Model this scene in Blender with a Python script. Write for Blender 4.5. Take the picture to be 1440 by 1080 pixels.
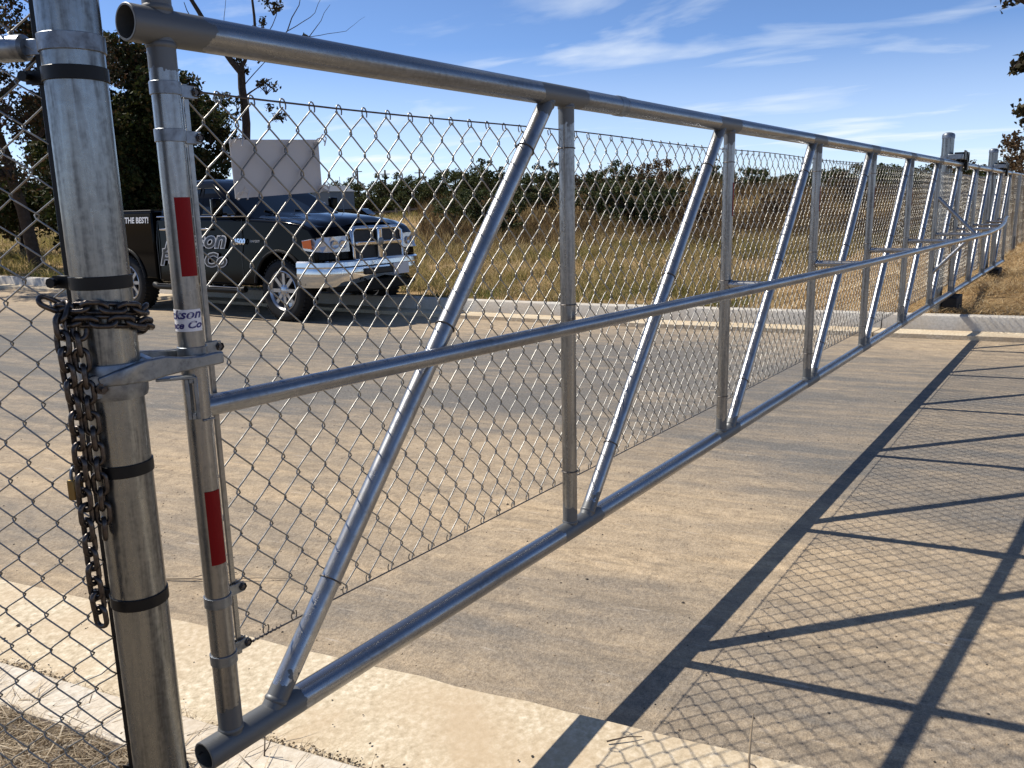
import bpy, bmesh, math, random
import numpy as np
from mathutils import Vector, Matrix
random.seed(7)
rng = np.random.default_rng(7)
scene = bpy.context.scene
col = scene.collection
for o in list(bpy.data.objects):
    bpy.data.objects.remove(o)

# ------------------------------------------------------------------ camera
F_PX, PITCH, ROLL, YAW = 1189.015, math.radians(11.917), math.radians(-1.368), math.radians(35.097)
CAM = Vector((-0.927, -1.373, 1.463))
fw = Vector((math.cos(YAW) * math.cos(PITCH), math.sin(YAW) * math.cos(PITCH), -math.sin(PITCH)))
rt0 = Vector((math.sin(YAW), -math.cos(YAW), 0))
up0 = rt0.cross(fw)
rt = rt0 * math.cos(ROLL) + up0 * math.sin(ROLL)
upv = -rt0 * math.sin(ROLL) + up0 * math.cos(ROLL)
cd = bpy.data.cameras.new('camera')
cam = bpy.data.objects.new('camera', cd)
col.objects.link(cam)
M = Matrix(((rt.x, upv.x, -fw.x, CAM.x), (rt.y, upv.y, -fw.y, CAM.y), (rt.z, upv.z, -fw.z, CAM.z), (0, 0, 0, 1)))
cam.matrix_world = M
cd.sensor_width = 36
cd.lens = F_PX / 1440 * 36
cd.clip_start = 0.05
cd.clip_end = 6000
scene.camera = cam

# ------------------------------------------------------------------ light
SUN = Vector((-0.172, 0.870, 1.0)).normalized()
SUN_EL = math.asin(SUN.z)
SUN_ROT = math.atan2(SUN.x, SUN.y)
world = bpy.data.worlds.new('World')
scene.world = world
world.use_nodes = True
wn, wl = world.node_tree.nodes, world.node_tree.links
wn.clear()
w_out = wn.new('ShaderNodeOutputWorld')
w_bg = wn.new('ShaderNodeBackground')
w_bg.inputs['Strength'].default_value = 0.135
sky = wn.new('ShaderNodeTexSky')
sky.sky_type = 'NISHITA'
sky.sun_disc = False
sky.sun_elevation = SUN_EL
sky.sun_rotation = SUN_ROT
sky.altitude = 1500
sky.air_density = 0.6
sky.dust_density = 0.4
sky.ozone_density = 5.5
# thin cirrus: noise on the sky direction projected on a high flat layer
tc = wn.new('ShaderNodeTexCoord')
sep = wn.new('ShaderNodeSeparateXYZ')
wl.new(tc.outputs['Generated'], sep.inputs[0])
mz = wn.new('ShaderNodeMath'); mz.operation = 'MAXIMUM'; mz.inputs[1].default_value = 0.0
wl.new(sep.outputs['Z'], mz.inputs[0])
az = wn.new('ShaderNodeMath'); az.operation = 'ADD'; az.inputs[1].default_value = 0.09
wl.new(mz.outputs[0], az.inputs[0])
dx = wn.new('ShaderNodeMath'); dx.operation = 'DIVIDE'
dy = wn.new('ShaderNodeMath'); dy.operation = 'DIVIDE'
wl.new(sep.outputs['X'], dx.inputs[0]); wl.new(az.outputs[0], dx.inputs[1])
wl.new(sep.outputs['Y'], dy.inputs[0]); wl.new(az.outputs[0], dy.inputs[1])
cmb = wn.new('ShaderNodeCombineXYZ')
wl.new(dx.outputs[0], cmb.inputs[0]); wl.new(dy.outputs[0], cmb.inputs[1])
mp = wn.new('ShaderNodeMapping')
mp.inputs['Rotation'].default_value = (0, 0, math.radians(48.08))
mp.inputs['Scale'].default_value = (1.0, 0.55, 1.0)
mp.inputs['Location'].default_value = (16.797, -17.197, 0)
wl.new(cmb.outputs[0], mp.inputs['Vector'])
n1 = wn.new('ShaderNodeTexNoise'); n1.inputs['Scale'].default_value = 1.4; n1.inputs['Detail'].default_value = 7
n1.inputs['Roughness'].default_value = 0.52; n1.inputs['Distortion'].default_value = 0.5
wl.new(mp.outputs[0], n1.inputs['Vector'])
rp = wn.new('ShaderNodeValToRGB')
rp.color_ramp.elements[0].position = 0.54; rp.color_ramp.elements[0].color = (0, 0, 0, 1)
rp.color_ramp.elements[1].position = 0.80; rp.color_ramp.elements[1].color = (0.85, 0.85, 0.85, 1)
wl.new(n1.outputs['Fac'], rp.inputs[0])
cmix = wn.new('ShaderNodeMix'); cmix.data_type = 'RGBA'
cmix.inputs[7].default_value = (5.6, 6.0, 6.3, 1)
veil = wn.new('ShaderNodeMapRange'); veil.inputs['From Min'].default_value = 0.0; veil.inputs['From Max'].default_value = 0.17
veil.inputs['To Min'].default_value = 0.55; veil.inputs['To Max'].default_value = 0.0
wl.new(mz.outputs[0], veil.inputs['Value'])
vadd = wn.new('ShaderNodeMath'); vadd.operation = 'ADD'; vadd.use_clamp = True
wl.new(rp.outputs[0], vadd.inputs[0]); wl.new(veil.outputs[0], vadd.inputs[1])
wl.new(vadd.outputs[0], cmix.inputs[0]); wl.new(sky.outputs[0], cmix.inputs[6])
wl.new(cmix.outputs[2], w_bg.inputs['Color'])
wl.new(w_bg.outputs[0], w_out.inputs['Surface'])

sd = bpy.data.lights.new('sun', 'SUN')
sd.energy = 5.0
sd.angle = math.radians(0.53)
sd.color = (1.0, 0.93, 0.82)
sun = bpy.data.objects.new('sun', sd)
col.objects.link(sun)
sun.rotation_euler = SUN.to_track_quat('Z', 'Y').to_euler()
sun.location = (0, 0, 30)

vs = scene.view_settings
vs.view_transform = 'Standard'
vs.look = 'None'
vs.exposure = 0.36
vs.gamma = 1.0
vs.use_curve_mapping = False
scene.render.engine = 'CYCLES'
scene.cycles.max_bounces = 6
scene.cycles.use_denoising = True

# ------------------------------------------------------------------ helpers
def ground_at(px, dist):
    """point on level ground at a horizontal distance along the column px of the photograph"""
    d = fw + rt * ((px - 720) / F_PX)
    h = Vector((d.x, d.y)).normalized()
    return Vector((CAM.x + h.x * dist, CAM.y + h.y * dist, 0))

class MB:
    def __init__(self):
        self.v = []; self.f = []
    def add(self, verts, faces):
        b = len(self.v)
        self.v += [tuple(q) for q in verts]
        self.f += [tuple(i + b for i in fc) for fc in faces]
    def tube(self, pts, r, n=10, cap=True, closed=False, squash=None):
        pts = [Vector(q) for q in pts]
        rs = r if isinstance(r, (list, tuple)) else [r] * len(pts)
        N = len(pts)
        tang = []
        for i in range(N):
            if closed:
                t = pts[(i + 1) % N] - pts[i - 1]
            else:
                t = pts[min(i + 1, N - 1)] - pts[max(i - 1, 0)]
            tang.append(t.normalized() if t.length > 1e-12 else Vector((0, 0, 1)))
        ref = Vector((0, 0, 1)) if abs(tang[0].z) < 0.9 else Vector((1, 0, 0))
        a = tang[0].cross(ref).normalized()
        vv = []
        for i in range(N):
            a = (a - tang[i] * a.dot(tang[i]))
            a = a.normalized() if a.length > 1e-9 else tang[i].orthogonal().normalized()
            b = tang[i].cross(a)
            for k in range(n):
                th = 2 * math.pi * k / n
                vv.append(pts[i] + a * (rs[i] * math.cos(th)) + b * (rs[i] * math.sin(th)))
        ff = []
        for i in range(N if closed else N - 1):
            j = (i + 1) % N
            for k in range(n):
                k2 = (k + 1) % n
                ff.append((i * n + k, i * n + k2, j * n + k2, j * n + k))
        if cap and not closed:
            ff.append(tuple(range(n - 1, -1, -1)))
            ff.append(tuple((N - 1) * n + k for k in range(n)))
        self.add(vv, ff)
    def pipe(self, a, b, r, wall=0.004, n=28, open_a=True, open_b=True, depth=0.6):
        a, b = Vector(a), Vector(b)
        d = (b - a).normalized()
        x = d.orthogonal().normalized(); y = d.cross(x)
        prof = []
        if open_a:
            prof += [(a + d * depth, r - wall), (a, r - wall), (a, r - 0.0012), (a + d * 0.0012, r)]
        else:
            prof += [(a, 0.0005), (a, r)]
        L = (b - a).length; ns = max(1, int(L / 1.5))
        for i in range(1, ns):
            prof.append((a + d * (L * i / ns), r))
        if open_b:
            prof += [(b, r), (b, r - wall), (b - d * depth, r - wall)]
        else:
            prof += [(b, r), (b, 0.0005)]
        vv = []; ff = []
        for c, rr in prof:
            for k in range(n):
                th = 2 * math.pi * k / n
                vv.append(c + x * (rr * math.cos(th)) + y * (rr * math.sin(th)))
        for i in range(len(prof) - 1):
            for k in range(n):
                k2 = (k + 1) % n
                ff.append((i * n + k, i * n + k2, (i + 1) * n + k2, (i + 1) * n + k))
        self.add(vv, ff)
    def lathe(self, prof, origin, axis=(0, 0, 1), n=28, a0=0.0, a1=2 * math.pi):
        ax = Vector(axis).normalized()
        x = Vector((1, 0, 0)) if abs(ax.z) > 0.9 else ax.orthogonal().normalized()
        y = ax.cross(x)
        o = Vector(origin)
        full = abs(a1 - a0 - 2 * math.pi) < 1e-6
        m = n if full else n + 1
        vv = []; ff = []
        for rr, zz in prof:
            for k in range(m):
                th = a0 + (a1 - a0) * k / n
                vv.append(o + ax * zz + x * (rr * math.cos(th)) + y * (rr * math.sin(th)))
        for i in range(len(prof) - 1):
            for k in range(n):
                k2 = (k + 1) % m
                ff.append((i * m + k, i * m + k2, (i + 1) * m + k2, (i + 1) * m + k))
        self.add(vv, ff)
    def box(self, c, s, R=None, taper=1.0):
        c = Vector(c); hx, hy, hz = s[0] / 2, s[1] / 2, s[2] / 2
        vv = []
        for z in (-1, 1):
            t = taper if z > 0 else 1.0
            for x, y in ((-1, -1), (1, -1), (1, 1), (-1, 1)):
                q = Vector((x * hx * t, y * hy * t, z * hz))
                if R is not None: q = R @ q
                vv.append(c + q)
        self.add(vv, [(3, 2, 1, 0), (4, 5, 6, 7), (0, 1, 5, 4), (1, 2, 6, 5), (2, 3, 7, 6), (3, 0, 4, 7)])
    def sweep(self, pts, w, h, upd=(0, 0, 1)):
        """flat bar of width w (sideways) and height h along pts; w and h may be lists"""
        pts = [Vector(q) for q in pts]; N = len(pts); U = Vector(upd)
        ws = w if isinstance(w, (list, tuple)) else [w] * N
        hs = h if isinstance(h, (list, tuple)) else [h] * N
        vv = []
        for i in range(N):
            t = (pts[min(i + 1, N - 1)] - pts[max(i - 1, 0)]).normalized()
            s = t.cross(U).normalized(); u = s.cross(t)
            for a, b in ((-1, -1), (1, -1), (1, 1), (-1, 1)):
                vv.append(pts[i] + s * (a * ws[i] / 2) + u * (b * hs[i] / 2))
        ff = [(3, 2, 1, 0), tuple((N - 1) * 4 + k for k in range(4))]
        for i in range(N - 1):
            for k in range(4):
                k2 = (k + 1) % 4
                ff.append((i * 4 + k, i * 4 + k2, (i + 1) * 4 + k2, (i + 1) * 4 + k))
        self.add(vv, ff)
    def build(self, name, mat, parent=None, smooth=35, bevel=None, kind=None, subsurf=0):
        me = bpy.data.meshes.new(name)
        org = ORG.get(parent.name, Vector((0, 0, 0))) if parent else Vector((0, 0, 0))
        if org.length > 0:
            vv = [(a - org.x, b - org.y, c - org.z) for a, b, c in self.v]
        else:
            vv = self.v
        me.from_pydata(vv, [], self.f)
        bm = bmesh.new(); bm.from_mesh(me)
        bmesh.ops.recalc_face_normals(bm, faces=bm.faces)
        bm.to_mesh(me); bm.free()
        return link_mesh(name, me, mat, parent, smooth, bevel, kind, subsurf)

ORG = {}
def link_mesh(name, me, mat, parent=None, smooth=35, bevel=None, kind=None, subsurf=0):
    if mat is not None: me.materials.append(mat)
    if smooth is not None:
        me.polygons.foreach_set('use_smooth', np.ones(len(me.polygons), dtype=bool))
        if smooth < 180: me.set_sharp_from_angle(angle=math.radians(smooth))
    o = bpy.data.objects.new(name, me)
    col.objects.link(o)
    if parent:
        o.parent = parent
        ORG[o.name] = ORG.get(parent.name, Vector((0, 0, 0)))
    if bevel:
        b = o.modifiers.new('bevel', 'BEVEL'); b.width = bevel[0]; b.segments = bevel[1]
        b.limit_method = 'ANGLE'; b.angle_limit = math.radians(30)
    if subsurf:
        s = o.modifiers.new('sub', 'SUBSURF'); s.levels = subsurf; s.render_levels = subsurf
    if kind: o['kind'] = kind
    return o

def np_mesh(name, verts, faces_flat, nside):
    """fast mesh from arrays; every face has nside corners"""
    me = bpy.data.meshes.new(name)
    nv = len(verts); nf = len(faces_flat) // nside
    me.vertices.add(nv); me.vertices.foreach_set('co', np.asarray(verts, dtype=np.float32).ravel())
    me.loops.add(nf * nside); me.loops.foreach_set('vertex_index', np.asarray(faces_flat, dtype=np.int32))
    me.polygons.add(nf)
    me.polygons.foreach_set('loop_start', np.arange(0, nf * nside, nside, dtype=np.int32))
    me.update(calc_edges=True)
    return me

def thing(name, label, cat, loc=(0, 0, 0), group=None, local=False, rotz=0):
    o = bpy.data.objects.new(name, None)
    o.empty_display_size = 0.1
    col.objects.link(o)
    o.location = loc
    o.rotation_euler = (0, 0, rotz)
    o['label'] = label; o['category'] = cat
    if group: o['group'] = group
    ORG[o.name] = Vector((0, 0, 0)) if local else Vector(loc)
    return o

def tag(o, label=None, cat=None, group=None, kind=None):
    if label: o['label'] = label
    if cat: o['category'] = cat
    if group: o['group'] = group
    if kind: o['kind'] = kind
    return o

# ------------------------------------------------------------------ materials
def new_mat(name):
    m = bpy.data.materials.new(name); m.use_nodes = True
    nt = m.node_tree
    return m, nt.nodes, nt.links, nt.nodes['Principled BSDF']

def plain(name, c, rough=0.6, metal=0.0, spec=None, coat=0.0, trans=0.0, emit=None):
    m, n, l, p = new_mat(name)
    p.inputs['Base Color'].default_value = (*c, 1); p.inputs['Roughness'].default_value = rough
    p.inputs['Metallic'].default_value = metal
    if coat: p.inputs['Coat Weight'].default_value = coat; p.inputs['Coat Roughness'].default_value = 0.04
    if spec is not None: p.inputs['Specular IOR Level'].default_value = spec
    if trans: p.inputs['Transmission Weight'].default_value = trans
    return m

def ramp(n, l, src, stops):
    r = n.new('ShaderNodeValToRGB')
    el = r.color_ramp.elements
    while len(el) > 1: el.remove(el[0])
    el[0].position = stops[0][0]; el[0].color = (*stops[0][1], 1)
    for pos, c in stops[1:]:
        e = el.new(pos); e.color = (*c, 1)
    l.new(src, r.inputs[0])
    return r

def noise(n, l, vec, scale, detail=4, rough=0.55, dist=0.0):
    t = n.new('ShaderNodeTexNoise')
    t.inputs['Scale'].default_value = scale; t.inputs['Detail'].default_value = detail
    t.inputs['Roughness'].default_value = rough; t.inputs['Distortion'].default_value = dist
    if vec is not None: l.new(vec, t.inputs['Vector'])
    return t

def mapping(n, l, scale, rot=(0, 0, 0), loc=(0, 0, 0), coord='Object'):
    t = n.new('ShaderNodeTexCoord'); m = n.new('ShaderNodeMapping')
    m.inputs['Scale'].default_value = scale; m.inputs['Rotation'].default_value = rot; m.inputs['Location'].default_value = loc
    l.new(t.outputs[coord], m.inputs['Vector'])
    return m.outputs[0]

def mixc(n, l, fac, a, b, blend='MIX'):
    m = n.new('ShaderNodeMix'); m.data_type = 'RGBA'; m.blend_type = blend
    for sock, val in ((m.inputs[0], fac), (m.inputs[6], a), (m.inputs[7], b)):
        if isinstance(val, (int, float)): sock.default_value = val
        elif isinstance(val, tuple): sock.default_value = (*val, 1)
        else: l.new(val, sock)
    return m.outputs[2]

def math_node(n, l, op, a, b=None, clamp=False):
    m = n.new('ShaderNodeMath'); m.operation = op; m.use_clamp = clamp
    for i, val in enumerate((a, b)):
        if val is None: continue
        if isinstance(val, (int, float)): m.inputs[i].default_value = val
        else: l.new(val, m.inputs[i])
    return m.outputs[0]

def bump(n, l, p, h, strength=0.3, dist=0.01):
    b = n.new('ShaderNodeBump'); b.inputs['Strength'].default_value = strength; b.inputs['Distance'].default_value = dist
    l.new(h, b.inputs['Height']); l.new(b.outputs[0], p.inputs['Normal'])

def galvanised(name, stretch, base=(0.50, 0.51, 0.52), dark=(0.30, 0.31, 0.32), rough=0.34, metal=0.92, paint=None):
    m, n, l, p = new_mat(name)
    v = mapping(n, l, stretch)
    a = noise(n, l, v, 1.0, 6, 0.65, 0.3)
    v2 = mapping(n, l, (90, 90, 90))
    b = noise(n, l, v2, 1.0, 3, 0.6)
    f2 = math_node(n, l, 'MULTIPLY', b.outputs['Fac'], 0.25)
    f3 = math_node(n, l, 'ADD', math_node(n, l, 'MULTIPLY', a.outputs['Fac'], 0.75), f2)
    r = ramp(n, l, f3, [(0.34, dark), (0.5, base), (0.68, tuple(min(1, c * 1.25) for c in base))])
    p.inputs['Metallic'].default_value = metal
    rr = ramp(n, l, f3, [(0.3, (rough + .16,) * 3), (0.7, (rough - .06,) * 3)])
    if paint is None:
        l.new(r.outputs[0], p.inputs['Base Color']); l.new(rr.outputs[0], p.inputs['Roughness'])
    else:
        # dull cold-galvanising paint brushed over every weld
        tcp = n.new('ShaderNodeTexCoord'); sp = n.new('ShaderNodeSeparateXYZ'); l.new(tcp.outputs['Object'], sp.inputs[0])
        vp = mapping(n, l, (22, 22, 22)); pn = noise(n, l, vp, 1.0, 3, 0.6)
        wob = math_node(n, l, 'MULTIPLY', math_node(n, l, 'SUBTRACT', pn.outputs['Fac'], 0.5), 0.10)
        if paint[0] == 'X':
            u = math_node(n, l, 'ADD', math_node(n, l, 'SUBTRACT', sp.outputs['X'], paint[1]), wob)
            u = math_node(n, l, 'FRACT', math_node(n, l, 'DIVIDE', u, paint[3]))
            fac = math_node(n, l, 'LESS_THAN', u, paint[2] / paint[3])
        else:
            u = math_node(n, l, 'ADD', sp.outputs['Z'], wob)
            fac = math_node(n, l, 'ADD', math_node(n, l, 'LESS_THAN', u, paint[1]), math_node(n, l, 'GREATER_THAN', u, paint[2]), True)
        l.new(mixc(n, l, fac, r.outputs[0], (0.125, 0.13, 0.133)), p.inputs['Base Color'])
        l.new(mixc(n, l, fac, rr.outputs[0], (0.50, 0.50, 0.50)), p.inputs['Roughness'])
        l.new(mixc(n, l, fac, (metal, metal, metal), (0.45, 0.45, 0.45)), p.inputs['Metallic'])
    bump(n, l, p, f3, 0.10, 0.004)
    return m

MAT = {}
MAT['galv_v'] = galvanised('galvanised_upright', (38, 38, 3.0), (0.27, 0.272, 0.272), (0.13, 0.13, 0.128), 0.26, paint=('Z', 0.49, 1.70))
MAT['galv_post'] = galvanised('galvanised_post', (46, 46, 3.5), (0.25, 0.258, 0.256), (0.085, 0.087, 0.087), 0.25)
MAT['galv_h'] = galvanised('galvanised_rail', (3.0, 40, 40), (0.26, 0.27, 0.29), (0.15, 0.15, 0.155), 0.25)
MAT['galv_top'] = galvanised('galvanised_top_rail', (3.0, 40, 40), (0.24, 0.25, 0.265), (0.14, 0.14, 0.145), 0.25, paint=('X', -0.16, 0.24, 1.343))
MAT['galv_bottom'] = galvanised('galvanised_bottom_rail', (3.0, 40, 40), (0.26, 0.27, 0.29), (0.15, 0.15, 0.155), 0.24, paint=('X', -0.075, 0.25, 1.343))
MAT['galv_d'] = galvanised('galvanised_diagonal', (12, 12, 12), (0.33, 0.335, 0.345), (0.22, 0.22, 0.225), 0.27, paint=('Z', 0.48, 1.71))
MAT['galv_cast'] = galvanised('galvanised_casting', (30, 30, 30), (0.22, 0.24, 0.265), (0.12, 0.13, 0.145), 0.36)
MAT['wire'] = plain('galvanised_wire', (0.27, 0.265, 0.25), 0.42, 1.0)
MAT['wire_dark'] = plain('tie_wire', (0.10, 0.09, 0.085), 0.5, 0.7)
MAT['black'] = plain('black_paint', (0.006, 0.006, 0.0065), 0.42, spec=0.25)
MAT['rubber'] = plain('black_rubber', (0.012, 0.012, 0.0125), 0.7, spec=0.25)
MAT['red_tape'] = plain('red_reflective_tape', (0.21, 0.002, 0.004), 0.45, spec=0.15)
MAT['white_panel'] = plain('white_panel', (0.47, 0.465, 0.47), 0.6)
MAT['sticker'] = plain('sticker_white', (0.75, 0.75, 0.78), 0.4)
MAT['sticker_ink'] = plain('sticker_ink', (0.035, 0.03, 0.16), 0.4)
MAT['chain'] = galvanised('chain_steel', (60, 60, 60), (0.085, 0.072, 0.065), (0.03, 0.024, 0.022), 0.30, 0.85)
MAT['brass'] = plain('brass', (0.22, 0.15, 0.06), 0.45, 0.9)

# ground ------------------------------------------------------------
ROAD_ROT = math.radians(10.8)      # the road leans this much off the gate's normal
def road_material():
    m, n, l, p = new_mat('dusty_asphalt')
    tcn = n.new('ShaderNodeTexCoord')
    def mp_(scale, loc=(0, 0, 0)):
        q = n.new('ShaderNodeMapping'); q.vector_type = 'POINT'
        q.inputs['Rotation'].default_value = (0, 0, -ROAD_ROT)
        q.inputs['Scale'].default_value = (1, 1, 1)
        s = n.new('ShaderNodeMapping'); s.inputs['Scale'].default_value = scale; s.inputs['Location'].default_value = loc
        l.new(tcn.outputs['Object'], q.inputs['Vector']); l.new(q.outputs[0], s.inputs['Vector'])
        return s.outputs[0], q.outputs[0]
    vlow, vr = mp_((0.85, 0.28, 1), (4.1, 2.2, 0))
    low = noise(n, l, vlow, 1.0, 5, 0.6, 0.6)
    vst, _ = mp_((7.0, 0.9, 1), (1.3, 0, 0))
    streak = noise(n, l, vst, 1.0, 6, 0.62, 0.5)
    vf, _ = mp_((60, 60, 60))
    fine = noise(n, l, vf, 1.0, 5, 0.7)
    vg, _ = mp_((14, 9, 10))
    mid = noise(n, l, vg, 1.0, 4, 0.65, 0.8)
    sp = n.new('ShaderNodeSeparateXYZ'); l.new(vr, sp.inputs[0])
    # soil washed on in bands along the road: distance across the road from the near gutter
    band = ramp(n, l, math_node(n, l, 'DIVIDE', sp.outputs['X'], 10.0), [
        (0.0, (0.50,) * 3), (0.10, (0.50,) * 3), (0.16, (0.54,) * 3), (0.22, (0.60,) * 3), (0.28, (0.52,) * 3), (0.36, (0.33,) * 3), (0.46, (0.21,) * 3),
        (0.60, (0.20,) * 3), (0.70, (0.27,) * 3), (0.78, (0.45,) * 3), (0.88, (0.66,) * 3)])
    s = math_node(n, l, 'ADD', math_node(n, l, 'MULTIPLY', low.outputs['Fac'], 1.05), math_node(n, l, 'MULTIPLY', streak.outputs['Fac'], 0.80))
    s = math_node(n, l, 'ADD', s, band.outputs[0])
    s = math_node(n, l, 'ADD', s, math_node(n, l, 'MULTIPLY', mid.outputs['Fac'], 0.25))
    dirt = ramp(n, l, math_node(n, l, 'SUBTRACT', s, 1.02), [(0.18, (0, 0, 0)), (0.86, (1, 1, 1))])
    asph = ramp(n, l, fine.outputs['Fac'], [(0.28, (0.085, 0.080, 0.073)), (0.52, (0.152, 0.143, 0.130)), (0.75, (0.235, 0.22, 0.20))])
    soil = ramp(n, l, math_node(n, l, 'ADD', math_node(n, l, 'MULTIPLY', fine.outputs['Fac'], 0.5), math_node(n, l, 'MULTIPLY', mid.outputs['Fac'], 0.5)),
                [(0.33, (0.28, 0.205, 0.125)), (0.5, (0.44, 0.335, 0.215)), (0.66, (0.57, 0.445, 0.295))])
    c = mixc(n, l, dirt.outputs[0], asph.outputs[0], soil.outputs[0])
    vs_, _ = mp_((34, 4.0, 1), (7.7, 3.1, 0))
    scuff = noise(n, l, vs_, 1.0, 3, 0.5, 0.4)
    sc_ = ramp(n, l, scuff.outputs['Fac'], [(0.66, (0, 0, 0)), (0.74, (1, 1, 1))])
    c = mixc(n, l, math_node(n, l, 'MULTIPLY', sc_.outputs[0], 0.55), c, (0.46, 0.40, 0.33))
    vgr, _ = mp_((210, 210, 210))
    grain = noise(n, l, vgr, 1.0, 2, 0.6)
    gr_ = ramp(n, l, grain.outputs['Fac'], [(0.30, (0.74, 0.735, 0.73)), (0.5, (1.03, 1.03, 1.03)), (0.70, (1.28, 1.27, 1.25))])
    c = mixc(n, l, 1.0, c, gr_.outputs[0], 'MULTIPLY')
    vd_, _ = mp_((9, 1.6, 1), (2.7, 8.1, 0))
    dk_ = noise(n, l, vd_, 1.0, 5, 0.6, 0.7)
    dr_ = ramp(n, l, dk_.outputs['Fac'], [(0.52, (0, 0, 0)), (0.70, (1, 1, 1))])
    c = mixc(n, l, math_node(n, l, 'MULTIPLY', dr_.outputs[0], 0.40), c, (0.11, 0.098, 0.082))
    l.new(c, p.inputs['Base Color'])
    p.inputs['Roughness'].default_value = 0.9
    p.inputs['Specular IOR Level'].default_value = 0.25
    h = math_node(n, l, 'ADD', fine.outputs['Fac'], math_node(n, l, 'MULTIPLY', mid.outputs['Fac'], 1.2))
    bump(n, l, p, math_node(n, l, 'ADD', h, math_node(n, l, 'MULTIPLY', streak.outputs['Fac'], 1.2)), 0.5, 0.015)
    return m

def concrete(name, c0, c1, c2, soil=(0.52, 0.37, 0.21), soil_amt=0.5, seed=0.0):
    m, n, l, p = new_mat(name)
    v = mapping(n, l, (45, 45, 45), loc=(seed, seed, 0))
    f = noise(n, l, v, 1.0, 5, 0.7)
    v2 = mapping(n, l, (2.2, 2.2, 2.2), loc=(seed, 2 * seed, 0))
    b = noise(n, l, v2, 1.0, 6, 0.6, 0.4)
    r = ramp(n, l, f.outputs['Fac'], [(0.3, c0), (0.52, c1), (0.72, c2)])
    d = ramp(n, l, b.outputs['Fac'], [(0.42, (0, 0, 0)), (0.68, (1, 1, 1))])
    fac = math_node(n, l, 'MULTIPLY', d.outputs[0], soil_amt)
    l.new(mixc(n, l, fac, r.outputs[0], soil), p.inputs['Base Color'])
    p.inputs['Roughness'].default_value = 0.88
    bump(n, l, p, f.outputs['Fac'], 0.3, 0.006)
    return m

def island_mat(name, stops, rough=0.7, trans=0.25, big=None, sheen=0.0):
    """leaves and blades: colour differs from piece to piece"""
    m, n, l, p = new_mat(name)
    g = n.new('ShaderNodeNewGeometry')
    r = ramp(n, l, g.outputs['Random Per Island'], stops)
    cc = r.outputs[0]
    if big is not None:
        v = mapping(n, l, (big[0],) * 3)
        b = noise(n, l, v, 1.0, 3, 0.6)
        d = ramp(n, l, b.outputs['Fac'], [(0.38, (0, 0, 0)), (0.55, (1, 1, 1))])
        r2 = ramp(n, l, g.outputs['Random Per Island'], big[1])
        cc = mixc(n, l, d.outputs[0], cc, r2.outputs[0])
    l.new(cc, p.inputs['Base Color'])
    p.inputs['Roughness'].default_value = rough
    p.inputs['Specular IOR Level'].default_value = 0.2
    if trans:
        t = n.new('ShaderNodeBsdfTranslucent'); l.new(cc, t.inputs['Color'])
        mx = n.new('ShaderNodeMixShader'); mx.inputs[0].default_value = trans
        out = n['Material Output']
        l.new(p.outputs[0], mx.inputs[1]); l.new(t.outputs[0], mx.inputs[2]); l.new(mx.outputs[0], out.inputs['Surface'])
    return m

def soil_material(name, stops, scale=1.2):
    m, n, l, p = new_mat(name)
    v = mapping(n, l, (scale,) * 3); a = noise(n, l, v, 1.0, 7, 0.65, 0.5)
    v2 = mapping(n, l, (0.09, 0.09, 0.09)); b = noise(n, l, v2, 1.0, 4, 0.6, 0.3)
    s = math_node(n, l, 'ADD', math_node(n, l, 'MULTIPLY', a.outputs['Fac'], 0.6), math_node(n, l, 'MULTIPLY', b.outputs['Fac'], 0.4))
    r = ramp(n, l, s, stops)
    l.new(r.outputs[0], p.inputs['Base Color']); p.inputs['Roughness'].default_value = 0.95
    p.inputs['Specular IOR Level'].default_value = 0.1
    bump(n, l, p, a.outputs['Fac'], 0.6, 0.08)
    return m

MAT['road'] = road_material()
MAT['pan'] = concrete('gutter_concrete', (0.36, 0.29, 0.19), (0.56, 0.47, 0.33), (0.76, 0.68, 0.54), (0.47, 0.355, 0.225), 0.75)
MAT['kerb'] = concrete('kerb_concrete', (0.38, 0.36, 0.32), (0.50, 0.475, 0.43), (0.60, 0.575, 0.53), (0.50, 0.40, 0.27), 0.45, 3.1)
MAT['kerb_near'] = concrete('near_kerb_concrete', (0.46, 0.41, 0.33), (0.62, 0.57, 0.48), (0.78, 0.73, 0.64), (0.52, 0.40, 0.26), 0.6, 5.7)
MAT['field'] = soil_material('field_soil', [(0.32, (0.13, 0.10, 0.042)), (0.46, (0.25, 0.17, 0.08)), (0.56, (0.36, 0.245, 0.125)), (0.70, (0.48, 0.35, 0.20))])
MAT['verge'] = soil_material('verge_soil', [(0.35, (0.16, 0.12, 0.08)), (0.55, (0.30, 0.235, 0.16)), (0.7, (0.42, 0.34, 0.24))], 14)

# ------------------------------------------------------------------ setting: kerbs, road, field
FK_Y = np.array([-70, -40, -20, -9, -4, -0.75, 0.52, 3.0, 5.74, 8.5, 11, 16.4, 22, 32, 60, 140])
FK_X = np.array([26, 16.5, 12.4, 10.65, 9.82, 9.246, 9.02, 8.58, 8.26, 8.14, 8.10, 8.03, 7.8, 7.2, 4.5, -8.0])
yy_ = np.linspace(-70, 140, 2101)
xx_ = np.interp(yy_, FK_Y, FK_X)
ker = np.hanning(41); ker /= ker.sum()
xs_ = np.convolve(np.pad(xx_, 20, mode='edge'), ker, mode='valid')
def far_x(y):          # foot of the far kerb's face
    return float(np.interp(y, yy_, xs_))
def near_x(y):         # edge of the near gutter on the road
    return 0.895 - 0.19 * y
PAN_Z, KERB_H = 0.045, 0.155

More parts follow.
